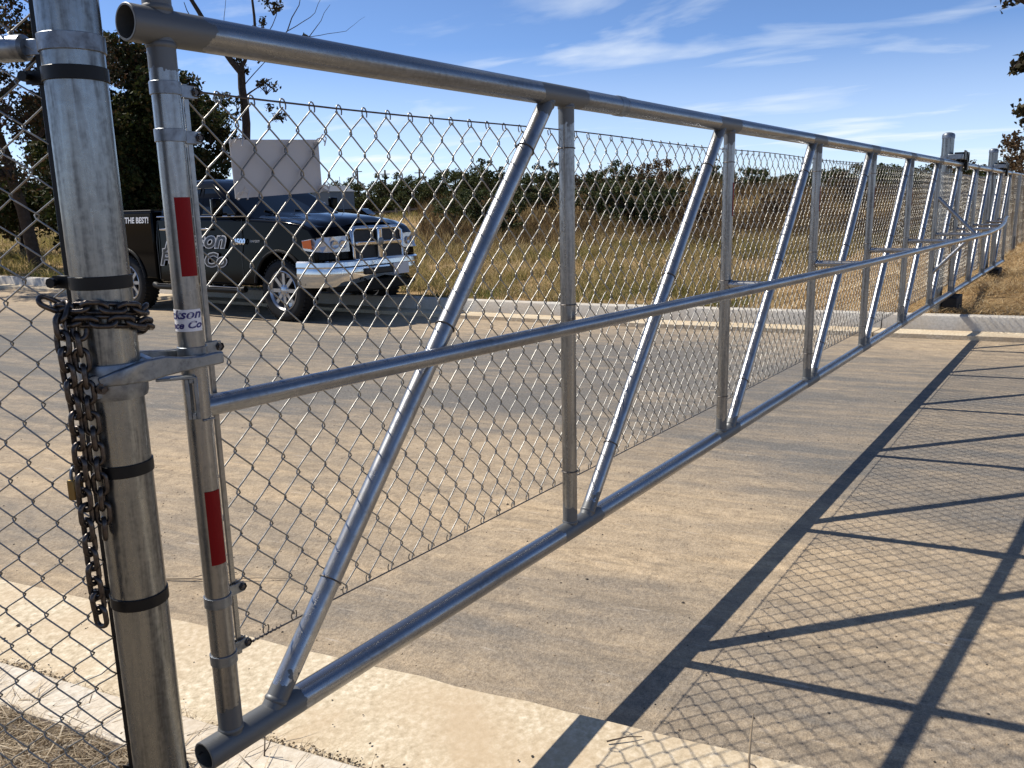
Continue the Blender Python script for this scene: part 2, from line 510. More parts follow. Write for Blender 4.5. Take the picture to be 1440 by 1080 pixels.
def strip(name, yfun, ys, profile, mat, kind=None, parent=None, smooth=40):
    """loft of a cross profile [(offset in x, z)] along a kerb line"""
    mb = MB(); vv = []; ff = []
    k = len(profile)
    for y in ys:
        x0 = yfun(y)
        for off, z in profile: vv.append((x0 + off, y, z))
    for i in range(len(ys) - 1):
        for j in range(k - 1):
            ff.append((i * k + j, i * k + j + 1, (i + 1) * k + j + 1, (i + 1) * k + j))
    ff.append(tuple(range(k))); ff.append(tuple((len(ys) - 1) * k + j for j in range(k - 1, -1, -1)))
    mb.add(vv, ff)
    return mb.build(name, mat, parent, smooth, kind=kind)

# ground out to the horizon, a little below everything
mb = MB(); mb.add([(-3000, -3000, -0.35), (3000, -3000, -0.35), (3000, 3000, -0.35), (-3000, 3000, -0.35)], [(0, 1, 2, 3)])
tag(mb.build('ground', MAT['field']), 'dry ground reaching to the horizon beyond the field', 'ground', kind='structure')

# road sheet between the two gutters
ys = np.concatenate([np.arange(-60, -10, 2.0), np.arange(-10, 25, 0.5), np.arange(25, 130, 3.0)])
vv = []; ff = []
NX = 14
for y in ys:
    a, b = near_x(y) - 0.15 if y < 40 else near_x(40) - 0.15 - (y - 40) * 0.19, far_x(y) - 0.30
    for j in range(NX + 1):
        t = j / NX
        vv.append((a + (b - a) * t, y, 0.0))
for i in range(len(ys) - 1):
    for j in range(NX):
        ff.append((i * (NX + 1) + j, i * (NX + 1) + j + 1, (i + 1) * (NX + 1) + j + 1, (i + 1) * (NX + 1) + j))
mb = MB(); mb.add(vv, ff)
tag(mb.build('road', MAT['road'], smooth=180), 'dusty grey asphalt road with tan soil washed across it', 'road', kind='structure')

# far gutter and kerb, poured in sections with open joints
far_kerb = bpy.data.objects.new('kerb', None); col.objects.link(far_kerb)
tag(far_kerb, 'pale concrete kerb and gutter on the far side of the road', 'kerb', kind='structure')
ORG[far_kerb.name] = Vector((0, 0, 0))
sec = 3.05
y0 = -21.35 + 0.6
while y0 < 70:
    ysn = np.linspace(y0 + 0.006, y0 + sec - 0.006, 7)
    dz = random.uniform(-0.003, 0.003)
    strip('gutter_section', far_x, ysn, [(-0.40, -0.03), (-0.395, PAN_Z + 0.004 + dz), (-0.38, PAN_Z + 0.006 + dz), (-0.03, PAN_Z - 0.006 + dz), (0.004, PAN_Z + dz), (0.004, -0.05)], MAT['pan'], parent=far_kerb)
    strip('kerb_section', far_x, ysn, [(-0.001, 0.0), (-0.001, PAN_Z), (0.022, PAN_Z + KERB_H - 0.022 + dz), (0.030, PAN_Z + KERB_H - 0.006 + dz), (0.045, PAN_Z + KERB_H + dz), (0.165, PAN_Z + KERB_H + 0.004 + dz), (0.180, PAN_Z + KERB_H - 0.01 + dz), (0.182, -0.05)], MAT['kerb'], parent=far_kerb)
    y0 += sec

# near gutter and low kerb
near_kerb = bpy.data.objects.new('kerb', None); col.objects.link(near_kerb)
tag(near_kerb, 'tan concrete gutter and low kerb on the near side under the gate', 'kerb', kind='structure')
ORG[near_kerb.name] = Vector((0, 0, 0))
y0 = -14.0; sec = 6.0
while y0 < 20:
    nn = 52
    ysn = np.linspace(y0 + 0.005, y0 + sec - 0.005, nn)
    jit = [near_x(y) + random.uniform(-0.006, 0.006) for y in ysn]
    fn = lambda y, ysn=ysn, jit=jit: float(np.interp(y, ysn, jit))
    fs = near_x
    strip('gutter_section', fn, ysn, [(0.0, -0.03), (-0.002, PAN_Z - 0.012), (-0.012, PAN_Z), (-0.2, PAN_Z - 0.006), (-0.455, PAN_Z - 0.016), (-0.46, -0.05)], MAT['pan'], parent=near_kerb)
    strip('kerb_section', fs, ysn, [(-0.478, 0.0), (-0.480, PAN_Z + 0.012), (-0.486, PAN_Z + 0.026), (-0.500, PAN_Z + 0.034), (-0.640, PAN_Z + 0.038), (-0.655, PAN_Z + 0.03), (-0.657, -0.05)], MAT['kerb_near'], parent=near_kerb)
    y0 += sec

# verge on the near side
ysv = np.concatenate([np.arange(-40, -4, 1.0), np.arange(-4, 6, 0.12), np.arange(6, 60, 2.0)])
offs = [0.652, 0.67, 0.72, 0.85, 1.0, 1.3, 1.8, 2.6, 4, 7, 14, 30, 80]
vv = []; ff = []
for y in ysv:
    for k, o_ in enumerate(offs):
        vv.append((near_x(y) - o_, y, 0.045 + 0.02 * math.sin(o_ * 9 + y * 5) * (0 < k < 8) + min(o_ - 0.6, 1.0) * 0.02))
K = len(offs)
for i in range(len(ysv) - 1):
    for j in range(K - 1):
        ff.append((i * K + j, i * K + j + 1, (i + 1) * K + j + 1, (i + 1) * K + j))
mb = MB(); mb.add(vv, ff)
tag(mb.build('verge', MAT['verge'], smooth=180), 'bare brown verge of soil behind the near kerb', 'verge', kind='structure')

# field beyond the far kerb
MOUND = [(ground_at(900, 42), 13.0, 6.0, 1.15), (ground_at(1030, 50), 16.0, 7.0, 1.1), (ground_at(690, 52), 12.0, 6.0, 0.5)]
def field_z(x, y):
    d = x - far_x(y) - 0.18
    z = PAN_Z + KERB_H - 0.02 + 0.05 * min(max(d, 0) / 2.0, 1.0)
    z += 0.10 * min(max(d - 3.5, 0) / 4.0, 1.0) * (1.0 / (1.0 + math.exp((y - 3.0) * 0.9)))
    for c, a, b, h in MOUND:
        v = Vector((x - c.x, y - c.y)); h2 = Vector((c.x - CAM.x, c.y - CAM.y)).normalized()
        al = v.x * h2.x + v.y * h2.y; ac = -v.x * h2.y + v.y * h2.x
        z += h * math.exp(-(ac / a) ** 2 - (al / b) ** 2)
    z += 0.05 * math.sin(x * 0.7 + y * 0.5) * min(max(d, 0) / 6.0, 1.0) + 0.02 * math.sin(x * 2.3 - y * 1.9) * min(max(d, 0) / 1.0, 1.0)
    return z
ysf = np.concatenate([np.arange(-60, -4, 2.0), np.arange(-4, 20, 0.4), np.arange(20, 60, 1.2), np.arange(60, 138, 4.0)])
offf = [0.0, 0.15, 0.35, 0.6, 0.9, 1.3, 1.8, 2.4, 3.1, 4, 5, 6.2, 7.5, 9, 11, 13, 15, 17, 19, 21, 23, 25, 27.5, 30, 32.5, 35, 37.5, 40, 43, 46, 50, 55, 62, 70, 80, 95, 115, 150, 220, 400]
vv = []; ff = []; K = len(offf)
for y in ysf:
    fx = far_x(y) + 0.178
    for o_ in offf:
        vv.append((fx + o_, y, field_z(fx + o_, y)))
for i in range(len(ysf) - 1):
    for j in range(K - 1):
        ff.append((i * K + j, i * K + j + 1, (i + 1) * K + j + 1, (i + 1) * K + j))
mb = MB(); mb.add(vv, ff)
tag(mb.build('field', MAT['field'], smooth=180), 'dry brown field rising to a weedy bank behind the far kerb', 'field', kind='structure')

# ------------------------------------------------------------------ sliding gate
ZT, ZB, BAY, NU = 1.776, 0.406, 1.343, 12
RR, RU, RB = 0.0305, 0.0240, 0.0205
UX = [BAY * i for i in range(NU)]
gate = thing('sliding_gate', 'long galvanised cantilever sliding gate with diagonal braces and chain link mesh', 'gate', (0, 0, 0))

mb = MB(); mb.pipe((-0.062, 0, ZT), (UX[-1] + 0.06, 0, ZT), RR, n=36); top_rail = mb.build('top_rail', MAT['galv_top'], gate)
mb = MB(); mb.lathe([(RR, 0), (RR + 0.0018, 0.002), (RR + 0.0018, 0.050), (RR, 0.052)], (1.655, 0, ZT), (1, 0, 0), 36)
mb.build('rail_coupling', MAT['galv_cast'], gate)
mb = MB(); mb.pipe((-0.068, 0, ZB), (UX[-1] + 0.06, 0, ZB), RR, n=36); mb.build('bottom_rail', MAT['galv_bottom'], gate)

def weld(mbx, c, r, axis=(0, 0, 1)):
    mbx.lathe([(r - 0.001, -0.006), (r + 0.0016, -0.002), (r + 0.0022, 0.001), (r + 0.0012, 0.005), (r - 0.001, 0.008)], c, axis, 24)

uprights = []
for i, x in enumerate(UX):
    mb = MB()
    mb.pipe((x, 0, ZB + 0.02), (x, 0, ZT + (0.16 if i == 0 else -0.02)), RU, n=28, open_a=False, open_b=(i == 0))
    weld(mb, (x, 0, ZB + RR - 0.002), RU)
    if i: weld(mb, (x, 0, ZT - RR + 0.002), RU, (0, 0, -1))
    else:
        weld(mb, (x, 0, ZT - RR + 0.002), RU, (0, 0, -1)); weld(mb, (x, 0, ZT + RR - 0.002), RU)
    uprights.append(mb.build('upright', MAT['galv_v'], gate))
def diag_ends(i):
    a = Vector((UX[i] + 0.092, 0, ZB)); b = Vector((UX[i + 1] - 0.088, 0, ZT))
    return a, b
for i in range(NU - 1):
    a, b = diag_ends(i)
    mb = MB(); mb.pipe(a, b, RU, n=24, open_a=False, open_b=False)
    d = (b - a).normalized()
    weld(mb, a + d * 0.036, RU, d); weld(mb, b - d * 0.036, RU, -d)
    mb.build('diagonal_brace', MAT['galv_d'], gate)

# truss rail bowed out on stubs
BY = [0.0, -0.105, -0.21, -0.295, -0.345, -0.40, -0.445, -0.41, -0.33, -0.225, -0.11, -0.01]
ZBR = 1.105
def brace_y(x):
    return float(np.interp(x, UX, BY))
pts = [Vector((x, brace_y(x) - 0.0, ZBR)) for x in np.linspace(0.004, UX[-1] - 0.004, 70)]
for _ in range(3):
    pts = [pts[0]] + [(pts[k - 1] + pts[k] * 2 + pts[k + 1]) / 4 for k in range(1, len(pts) - 1)] + [pts[-1]]
mb = MB(); mb.tube(pts, RB, 20); mb.build('truss_rail', MAT['galv_h'], gate)
for i in range(2, 11):
    yb = brace_y(UX[i])
    mb = MB(); mb.tube([(UX[i], -0.02, ZBR - 0.004), (UX[i] - 0.0, yb, ZBR - 0.004)], 0.017, 16)
    mb.lathe([(0.017, -.002), (.0205, 0), (.0205, .004), (.017, .007)], (UX[i], -0.026, ZBR - 0.004), (0, -1, 0), 16)
    mb.build('truss_stub', MAT['galv_d'], gate)
for za in (1.44, 0.74):
    mb = MB(); mb.tube([(UX[6], -0.015, za), (UX[6], -0.345, ZBR)], 0.018, 16); mb.build('knee_brace', MAT['galv_d'], gate)

# chain link fabric ------------------------------------------------
def chain_link(origin, direction, length, z0fun, ztop, px, pz, r, knuckle=True, sides=6, thin_after=3.2):
    """woven zigzag wires, one per column, as real tubes"""
    D = Vector(direction).normalized(); Nn = Vector((-D.y, D.x, 0)); O = Vector(origin)
    mb = MB(); h = px / 2
    ncol = int(length / h)
    for i in range(ncol):
        s0 = i * h
        zlow = z0fun(s0)
        nrow = max(2, int(round((ztop - zlow) / (pz / 2))))
        dz = (ztop - zlow) / nrow
        pts = []
        for k in range(nrow + 1):
            kk = nrow - k                       # count from the top so columns line up there
            side = (i + kk) % 2
            s = s0 + side * h + (0.0032 if side else -0.0032)
            z = ztop - kk * dz
            pts.append((s, 0.0, z))
            if k < nrow:
                side2 = (i + kk - 1) % 2
                s2 = s0 + side2 * h + (0.0032 if side2 else -0.0032)
                dep = 0.0042 if side2 > side else -0.0042
                for t in ((0.16, 0.5, 0.84) if s0 < thin_after else (0.18, 0.82)):
                    e = t + 0.05 * math.sin(2 * math.pi * t) * -1
                    pts.append((s + (s2 - s) * e, dep, z + dz * t))
        P3 = []
        for s, dn, z in pts:
            wob = 0.006 * math.sin(s * 5.1 + z * 3.3) + 0.004 * math.sin(s * 2.3 - z * 7.0)
            P3.append(O + D * (s + 0.0016 * math.sin(z * 23 + i * 1.7)) + Nn * (dn + wob) + Vector((0, 0, z + 0.0016 * math.sin(s * 31 + z * 9))))
        mb.tube(P3, r, sides if s0 < thin_after else 4, cap=False)
        if knuckle:
            for kz, sg in ((ztop, 1), (zlow, -1)):
                kk = 0 if sg > 0 else nrow
                side = (i + kk) % 2
                if side == 1: continue
                c = O + D * s0 + Vector((0, 0, kz))
                lp = [c + D * (0.0075 * math.sin(a)) + Nn * (0.004 * math.cos(a * 0.5)) + Vector((0, 0, sg * (0.006 + 0.012 * math.cos(a)) - sg * .003)) for a in np.linspace(-2.4, 2.4, 9)]
                mb.tube(lp, r * 0.95, 5 if s0 < thin_after else 4, cap=False)
    return mb
ZMT = 1.672
def mesh_low(s): return float(np.interp(s, [0, 1.35, 2.7, 5.3, 12.2], [0.585, 0.572, 0.556, 0.53, 0.50]))
mb = chain_link((0.056, 0.034, 0), (1, 0, 0), 12.0, mesh_low, ZMT, 0.0780, 0.0900, 0.00178)
fab = mb.build('chain_link_fabric', MAT['wire'], gate, smooth=180, kind='stuff')
mb = MB(); mb.tube([(0.03 + 12.1 * t, 0.034, ZMT + 0.010 - 0.004 * math.sin(t * 40)) for t in np.linspace(0, 1, 60)], 0.0021, 6); mb.build('tension_wire', MAT['wire_dark'], gate)
mb = MB(); mb.tube([(0.045 + 12.0 * t, 0.034, mesh_low(12 * t) - 0.012) for t in np.linspace(0, 1, 50)], 0.0019, 6)
# twisted tail made fast to the lowest band
a0 = Vector((0.045, 0.034, mesh_low(0) - 0.012)); a1 = Vector((0.30, 0.034, 0.573))
mb.tube([a0 + (a1 - a0) * t * 0.5 + Vector((0, 0.003 * math.sin(t * 70), 0.003 * math.cos(t * 70))) for t in np.linspace(0, 1, 60)], 0.0016, 5)
mb.build('tension_wire', MAT['wire_dark'], gate)
# tension bar beside the leading upright
mb = MB(); mb.box((0.050, 0.018, 1.13), (0.011, 0.006, 1.12)); mb.build('tension_bar', MAT['galv_v'], gate, bevel=(0.001, 1))
def band(mbx, c, r, h, t=0.0026, n=30):
    mbx.lathe([(r + 0.0003, -h / 2), (r + t, -h / 2), (r + t, h / 2), (r + 0.0003, h / 2)], c, (0, 0, 1), n)
for z, gz in ((1.676, 1), (1.597, 1), (1.212, 1), (0.716, 1), (0.592, 1)):
    c = Vector((0, 0, z)); mb = MB(); band(mb, c, RU, 0.022)
    for q in (-0.0035, 0.0035):
        mb.box((0.043, 0.014 + q * 1.6, z), (0.052, 0.0022, 0.022))
    b_ = mb.build('tension_band', MAT['galv_cast'], gate, bevel=(0.0007, 1))
    mb = MB(); mb.lathe([(0.0005, -0.006), (0.0085, -0.006), (0.0085, 0.0), (0.0075, 0.001)], (0.065, 0.004, z), (0, -1, 0), 6)
    mb.tube([(0.065, 0.004, z), (0.065, 0.036, z)], 0.0042, 8)
    mb.lathe([(0.0005, -0.007), (0.0085, -0.007), (0.0085, 0.0), (0.0005, 0.0)], (0.065, 0.030, z), (0, -1, 0), 6)
    mb.build('bolt', MAT['wire_dark'], b_)

# tie wires around uprights and diagonals
def tie(c, axis, r, tail):
    ax = Vector(axis).normalized(); x = ax.orthogonal().normalized(); y = ax.cross(x)
    mb = MB(); c = Vector(c)
    mb.tube([c + x * (r * math.cos(t)) + y * (r * math.sin(t)) + ax * (0.004 * math.sin(t * 0.5)) for t in np.linspace(0, 2 * math.pi, 20)], 0.0019, 6)
    t0 = c + Vector((r * 0.75, r * 0.75, 0))
    mb.tube([t0, t0 + Vector((tail * 0.5, 0.004, 0.004)), t0 + Vector((tail, 0.006, random.uniform(-0.002, 0.012)))], 0.0019, 6)
    return mb
for i in range(1, 10):
    for z in (1.622 + random.uniform(-.02, .02), 1.14 + random.uniform(-.03, .03), mesh_low(UX[i]) + 0.035):
        tie((UX[i], 0, z), (0, 0, 1), RU + 0.0016, 0.026).build('tie_wire', MAT['wire_dark'], gate)
for i in range(0, 9):
    a, b = diag_ends(i); d = (b - a).normalized()
    for z in (1.600 + random.uniform(-.02, .02), 1.165 + random.uniform(-.02, .02), mesh_low(UX[i]) + 0.055):
        c = a + d * ((z - a.z) / d.z)
        tie(c, d, RU + 0.0016, 0.034).build('tie_wire', MAT['wire_dark'], gate)

# red reflective tape wrapped on the pipes: a curved patch between two angles
def patch(c, r, z0, z1, a0, a1, t=0.0009, n=14):
    mb = MB()
    mb.lathe([(r, z0), (r + t, z0 + 0.0002), (r + t, z1 - 0.0002), (r, z1)], (c[0], c[1], 0), (0, 0, 1), n, math.radians(a0), math.radians(a1))
    return mb
for i, z0, z1 in ((0, 1.352, 1.491), (0, 0.797, 0.946), (2, 1.396, 1.537), (3, 1.39, 1.53), (4, 1.39, 1.53), (5, 1.39, 1.53)):
    a0, a1 = (-135, -62) if i == 0 else (-105, -45)
    patch((UX[i], 0), RU + 0.0002, z0, z1, a0, a1).build('reflective_tape', MAT['red_tape'], gate)

# lettering helper: flat text mesh from the built-in font
def text_mesh(body, size, offset=0.0, shear=0.25, extrude=0.0, align='LEFT'):
    cu = bpy.data.curves.new('lettering', 'FONT'); cu.body = body; cu.size = size; cu.shear = shear
    cu.offset = offset; cu.extrude = extrude; cu.align_x = align; cu.resolution_u = 3
    ob = bpy.data.objects.new('lettering', cu); col.objects.link(ob)
    dg = bpy.context.evaluated_depsgraph_get(); dg.update()
    me = bpy.data.meshes.new_from_object(ob.evaluated_get(dg))
    bpy.data.objects.remove(ob); bpy.data.curves.remove(cu)
    v = np.empty(len(me.vertices) * 3); me.vertices.foreach_get('co', v)
    f = [tuple(q.vertices) for q in me.polygons]
    bpy.data.meshes.remove(me)
    return v.reshape(-1, 3), f

# company sticker curled round the leading upright
sticker = patch((0, 0), RU + 0.0002, 1.2525, 1.2925, -262, -68, n=40).build('sticker', MAT['sticker'], gate)
for body, zc, size, tot in (('Jackson', 1.2765, 0.0225, 0.082), ('Fence Co', 1.2585, 0.0175, 0.080)):
    v, f = text_mesh(body, size, offset=0.0006, shear=0.3)
    v[:, 0] *= tot / (v[:, 0].max() - v[:, 0].min()); v[:, 0] -= v[:, 0].max()
    ang = math.radians(-71) + v[:, 0] / RU
    rr_ = RU + 0.0016
    w = np.stack([rr_ * np.cos(ang), rr_ * np.sin(ang), zc + v[:, 1] + (v[:, 0] + 0.03) * 0.03], 1)
    mb = MB(); mb.add(w, f); mb.build('lettering', MAT['sticker_ink'], sticker, smooth=None)

# ------------------------------------------------------------------ blank white panel tied to the mesh
panel = thing('sign_panel', 'blank white rectangular panel wired to the gate mesh in front of the pickup', 'sign', (0.28, 0.045, 1.55))
cs = [Vector((0.160, 0.047, 1.601)), Vector((0.392, 0.050, 1.612)), Vector((0.394, 0.050, 1.502)), Vector((0.163, 0.047, 1.489))]
mb = MB(); off = Vector((0, 0.0022, 0))
mb.add(cs + [q + off for q in cs], [(0, 1, 2, 3), (7, 6, 5, 4), (0, 4, 5, 1), (1, 5, 6, 2), (2, 6, 7, 3), (3, 7, 4, 0)])
mb.build('board', MAT['white_panel'], panel, smooth=None)
for q, s in ((cs[0], (1, -1)), (cs[1], (-1, -1)), (cs[2], (-1, 1)), (cs[3], (1, 1))):
    c = q + Vector((0.007 * s[0], -0.006, 0.006 * s[1]))
    mb = MB(); mb.tube([c + Vector((0.008 * math.cos(t), -0.012 * math.cos(t * .5), 0.008 * math.sin(t))) for t in np.linspace(0, 6.0, 12)], 0.0014, 5)
    mb.tube([c, c + Vector((0.004, -0.012, 0.016)), c + Vector((0.010, -0.016, 0.008)), c + Vector((0.002, -0.018, -0.008))], 0.0016, 5)
    mb.build('cable_tie', MAT['white_panel'], panel)

# ------------------------------------------------------------------ latch post, near left
PX, PY, PR = -0.158, 0.0, 0.0465
post = thing('latch_post', 'thick galvanised latch post in the left foreground beside the gate end', 'post', (PX, PY, 0))
mb = MB(); mb.pipe((PX, PY, -0.05), (PX, PY, 1.99), PR, n=48, open_a=False, open_b=False); mb.build('pipe', MAT['galv_post'], post)
mb = MB(); mb.lathe([(PR + .003, 1.95), (PR + .003, 2.0), (PR * .8, 2.03), (PR * .4, 2.045), (0.001, 2.05)], (PX, PY, 0), n=36); mb.build('post_cap', MAT['galv_cast'], post)

# fork latch clamped on the post, holding the leading upright
latch = thing('fork_latch', 'cast galvanised fork latch clamped on the thick post below the chain', 'latch', (PX, PY, 1.2))
LZ = 1.190
mb = MB()
mb.lathe([(PR + .0004, LZ - .030), (PR + .006, LZ - .030), (PR + .0085, LZ - .022), (PR + .0085, LZ + .022), (PR + .006, LZ + .030), (PR + .0004, LZ + .030)], (PX, PY, 0), n=40)
mb.build('collar', MAT['galv_cast'], latch)
mb = MB()
e = Vector((PX - 0.041, PY - 0.020, LZ))
for q in (-0.010, 0.010):
    mb.lathe([(0.0005, -0.004), (0.019, -0.004), (0.021, 0.0), (0.019, 0.004), (0.0005, 0.004)], e + Vector((-0.49 * q, q * -.87, -0.004)), Vector((-0.49, -0.87, 0)), 24)
mb.build('clamp_ear', MAT['galv_cast'], latch)
mb = MB(); ax = Vector((-0.3, -0.95, 0)).normalized()
mb.lathe([(0.0005, 0.026), (0.0045, 0.026), (0.0045, 0.010), (0.010, 0.010), (0.010, 0.0), (0.0005, 0.0)], e + ax * 0.013 + Vector((0.004, 0, -0.006)), ax, 6); mb.build('bolt', MAT['chain'], latch)
mb = MB()
mb.sweep([(PX - 0.045, -0.036, LZ + .004), (PX - 0.02, -0.055, LZ + .010), (PX + 0.03, -0.056, LZ + .014), (PX + .07, -0.046, LZ + .014), (PX + .11, -0.040, LZ + .010), (PX + .15, -0.034, LZ + .008), (PX + .185, -0.031, LZ + .008), (PX + .20, -0.033, LZ + .008)],
         [0.006, 0.010, 0.012, 0.012, 0.011, 0.010, 0.008, 0.006], [0.016, 0.026, 0.038, 0.035, 0.026, 0.022, 0.024, 0.022])
mb.sweep([(PX + 0.02, 0.052, LZ + .014), (PX + .07, 0.044, LZ + .016), (PX + .13, 0.036, LZ + .012), (PX + .195, 0.033, LZ + .010)], [0.010, 0.011, 0.010, 0.007], [0.036, 0.036, 0.030, 0.026])
mb.sweep([(PX + .048, -0.044, LZ + .018), (PX + .052, 0.0, LZ + .024), (PX + .048, 0.044, LZ + .018)], 0.016, 0.022)
mb.build('fork', MAT['galv_cast'], latch, bevel=(0.003, 2), smooth=60)

# slotted angle bracket welded to the leading upright
mb = MB()
br = Matrix.Rotation(math.radians(-36), 3, 'Z')
bc = Vector((-0.021, -0.0175, 1.130))
for sx in (-0.0075, 0.0075):
    mb.box(bc + br @ Vector((sx, -0.004, 0)), (0.0075, 0.005, 0.080), br)
for sz in (-0.034, 0.034):
    mb.box(bc + br @ Vector((0, -0.0041, sz)), (0.0076, 0.0048, 0.012), br)
mb.box(bc + br @ Vector((-0.026, 0.002, 0.0395)), (0.066, 0.026, 0.005), br)
mb.build('lock_bracket', MAT['galv_cast'], gate, bevel=(0.001, 1))
mb = MB(); mb.box((0.004, -0.0245, 1.085), (0.026, 0.003, 0.004)); mb.build('weld_bead', MAT['galv_cast'], gate, bevel=(0.001, 1))

# ------------------------------------------------------------------ fence on the left, running away along the kerb
FD = Vector((-0.42, 0.908, 0)).normalized()
FN = Vector((-FD.y, FD.x, 0))
fence = thing('chain_link_fence', 'chain link fence leaving the left edge of the frame from the thick post', 'fence', (PX, PY, 0))
P0 = Vector((PX, PY, 0))
def zlow_fence(s): return 0.06
o_ = P0 + FD * (PR + 0.016)
mb = chain_link(o_, FD, 3.2, zlow_fence, 1.86, 0.0870, 0.0725, 0.00155, knuckle=False, sides=6, thin_after=0.8)
mb.build('chain_link_fabric', MAT['wire'], fence, smooth=180, kind='stuff')
mb = MB(); q = P0 + FD * (PR + 0.012) - FN * 0.0
Rf = Matrix.Rotation(math.atan2(FD.y, FD.x), 3, 'Z')
mb.box(q + Vector((0, 0, 0.98)), (0.014, 0.006, 1.80), Rf); mb.build('tension_bar', MAT['black'], fence, bevel=(0.001, 1))
mb = MB(); mb.tube([P0 + FD * 0.100 + Vector((0, 0, 1.727)), P0 + FD * 3.3 + Vector((0, 0, 1.727))], 0.0165, 24); mb.build('top_rail', MAT['galv_h'], fence)
mb = MB(); mb.lathe([(0.0005, 0.0), (0.015, 0.0), (0.0205, 0.004), (0.0205, 0.048), (0.0195, 0.050), (0.017, 0.050)], P0 + FD * 0.080 + Vector((0, 0, 1.727)), FD, 24); mb.build('rail_end_cup', MAT['galv_cast'], fence)
mb = MB(); band(mb, (PX, PY, 1.727), PR, 0.026, 0.003, 44)
mb.box(P0 + FD * (PR + 0.020) + Vector((0, 0, 1.727)), (0.045, 0.008, 0.024), Rf); bb = mb.build('brace_band', MAT['galv_cast'], fence, bevel=(0.0008, 1))
for z in (1.681, 1.355, 1.035, 0.791, 0.42, 0.14):
    mb = MB(); band(mb, (PX, PY, z), PR, 0.0215, 0.0026, 44)
    for g in (-0.006, 0.006):
        mb.box(P0 + FD * (PR + 0.018) + FN * g + Vector((0, 0, z)), (0.042, 0.0022, 0.0215), Rf)
    b_ = mb.build('tension_band', MAT['black'], fence, bevel=(0.0007, 1))
    mb = MB(); mb.lathe([(0.0005, -0.02), (0.0085, -0.02), (0.0085, -0.013), (0.005, -0.0128), (0.005, 0.018), (0.0085, 0.0182), (0.0085, 0.025), (0.0005, 0.025)], P0 + FD * (PR + 0.030) + Vector((0, 0, z)), FN, 8)
    mb.build('bolt', MAT['black'], b_)
mb = MB(); mb.pipe(P0 + FD * 3.35 + Vector((0, 0, -0.05)), P0 + FD * 3.35 + Vector((0, 0, 1.9)), 0.03, n=20, open_a=False, open_b=False); mb.build('line_post', MAT['galv_post'], fence)
mb = MB(); mb.tube([P0 + FD * (PR + .01) + Vector((0, 0, 0.66)), P0 + FD * 0.10 + Vector((0, 0, 0.625)) , P0 + FD * 0.16 + FN * .01 + Vector((0, 0, 0.600))], 0.0012, 5); mb.build('loose_wire', MAT['wire'], fence)

# ------------------------------------------------------------------ chain
link_mb = MB()
lp = []
LH, LWd, LR = 0.0155, 0.0100, 0.0044
for a in np.linspace(-math.pi / 2, math.pi / 2, 8): lp.append((LH * 0.55 + LWd * math.cos(a), LWd * math.sin(a), 0))
for a in np.linspace(math.pi / 2, 3 * math.pi / 2, 8): lp.append((-LH * 0.55 + LWd * math.cos(a), LWd * math.sin(a), 0))
link_mb.tube(lp, LR, 8, closed=True)
lme = bpy.data.meshes.new('link'); lme.from_pydata(link_mb.v, [], link_mb.f)
lme.materials.append(MAT['chain']); lme.polygons.foreach_set('use_smooth', np.ones(len(lme.polygons), dtype=bool))
chain = thing('steel_chain', 'heavy rusty steel chain wound twice round the thick post and hanging down', 'chain', (PX, PY, 1.3))
PITCH_L = 0.0265
def lay_chain(path, flip=0.0, outward=None):
    path = [Vector(q) for q in path]
    seg = [0.0]
    for a, b in zip(path, path[1:]): seg.append(seg[-1] + (b - a).length)
    n = int(seg[-1] / PITCH_L)
    for k in range(n + 1):
        s = k * PITCH_L
        i = min(max(np.searchsorted(seg, s) - 1, 0), len(path) - 2)
        t = (s - seg[i]) / max(seg[i + 1] - seg[i], 1e-9)
        c = path[i].lerp(path[i + 1], t); d = (path[i + 1] - path[i]).normalized()
        ref = Vector((0, 0, 1)) if abs(d.z) < 0.75 else Vector((rt0.x, rt0.y, 0))
        y = d.cross(ref).normalized(); z = d.cross(y)
        th = flip + (math.pi / 2 if k % 2 else 0) + random.uniform(-0.22, 0.22)
        yy = y * math.cos(th) + z * math.sin(th); zz = d.cross(yy)
        o = bpy.data.objects.new('link', lme); col.objects.link(o); o.parent = chain
        R3 = Matrix((d, yy, zz)).transposed().to_4x4(); R3.translation = c - Vector((PX, PY, 1.3))
        o.matrix_local = R3
ra = PR + 0.0125
wrap = []
AL = math.radians(150)     # where the strands leave, at the left of the post as seen
for t in np.linspace(0, 1, 40):       # upper loop
    a = AL + 2 * math.pi * t
    wrap.append(Vector((PX + ra * math.cos(a), PY + ra * math.sin(a), 1.312 - 0.010 * t - 0.008 * math.sin(a * 1.0 + 1))))
for t in np.linspace(0.02, 1, 40):    # lower loop
    a = AL + 2 * math.pi * t
    wrap.append(Vector((PX + (ra + .003) * math.cos(a), PY + (ra + .003) * math.sin(a), 1.288 - 0.020 * t - 0.012 * math.sin(a + .6))))
lay_chain(wrap, math.radians(35))
hx, hy = PX - 0.070, PY - 0.012
lay_chain([(PX - 0.058, PY + 0.010, 1.310), (PX - 0.070, PY - 0.004, 1.318), (hx - 0.012, hy, 1.300), (hx - 0.014, hy - .004, 1.255), (hx - 0.009, hy - .004, 1.15), (hx - .011, hy - .002, 1.05), (hx - .012, hy, 0.95), (hx - .012, hy + .002, 0.85), (hx - .010, hy, 0.780)], math.radians(20))
lay_chain([(PX - 0.056, PY - 0.020, 1.285), (hx + .008, hy - 0.010, 1.262), (hx + 0.010, hy - .012, 1.20), (hx + .013, hy - .010, 1.10), (hx + .014, hy - .008, 1.00), (hx + .012, hy - .006, 0.93)], math.radians(70))
lay_chain([(PX - 0.060, PY + 0.004, 1.312), (PX - 0.082, PY + 0.012, 1.326), (PX - 0.102, PY + 0.022, 1.338)], math.radians(50))

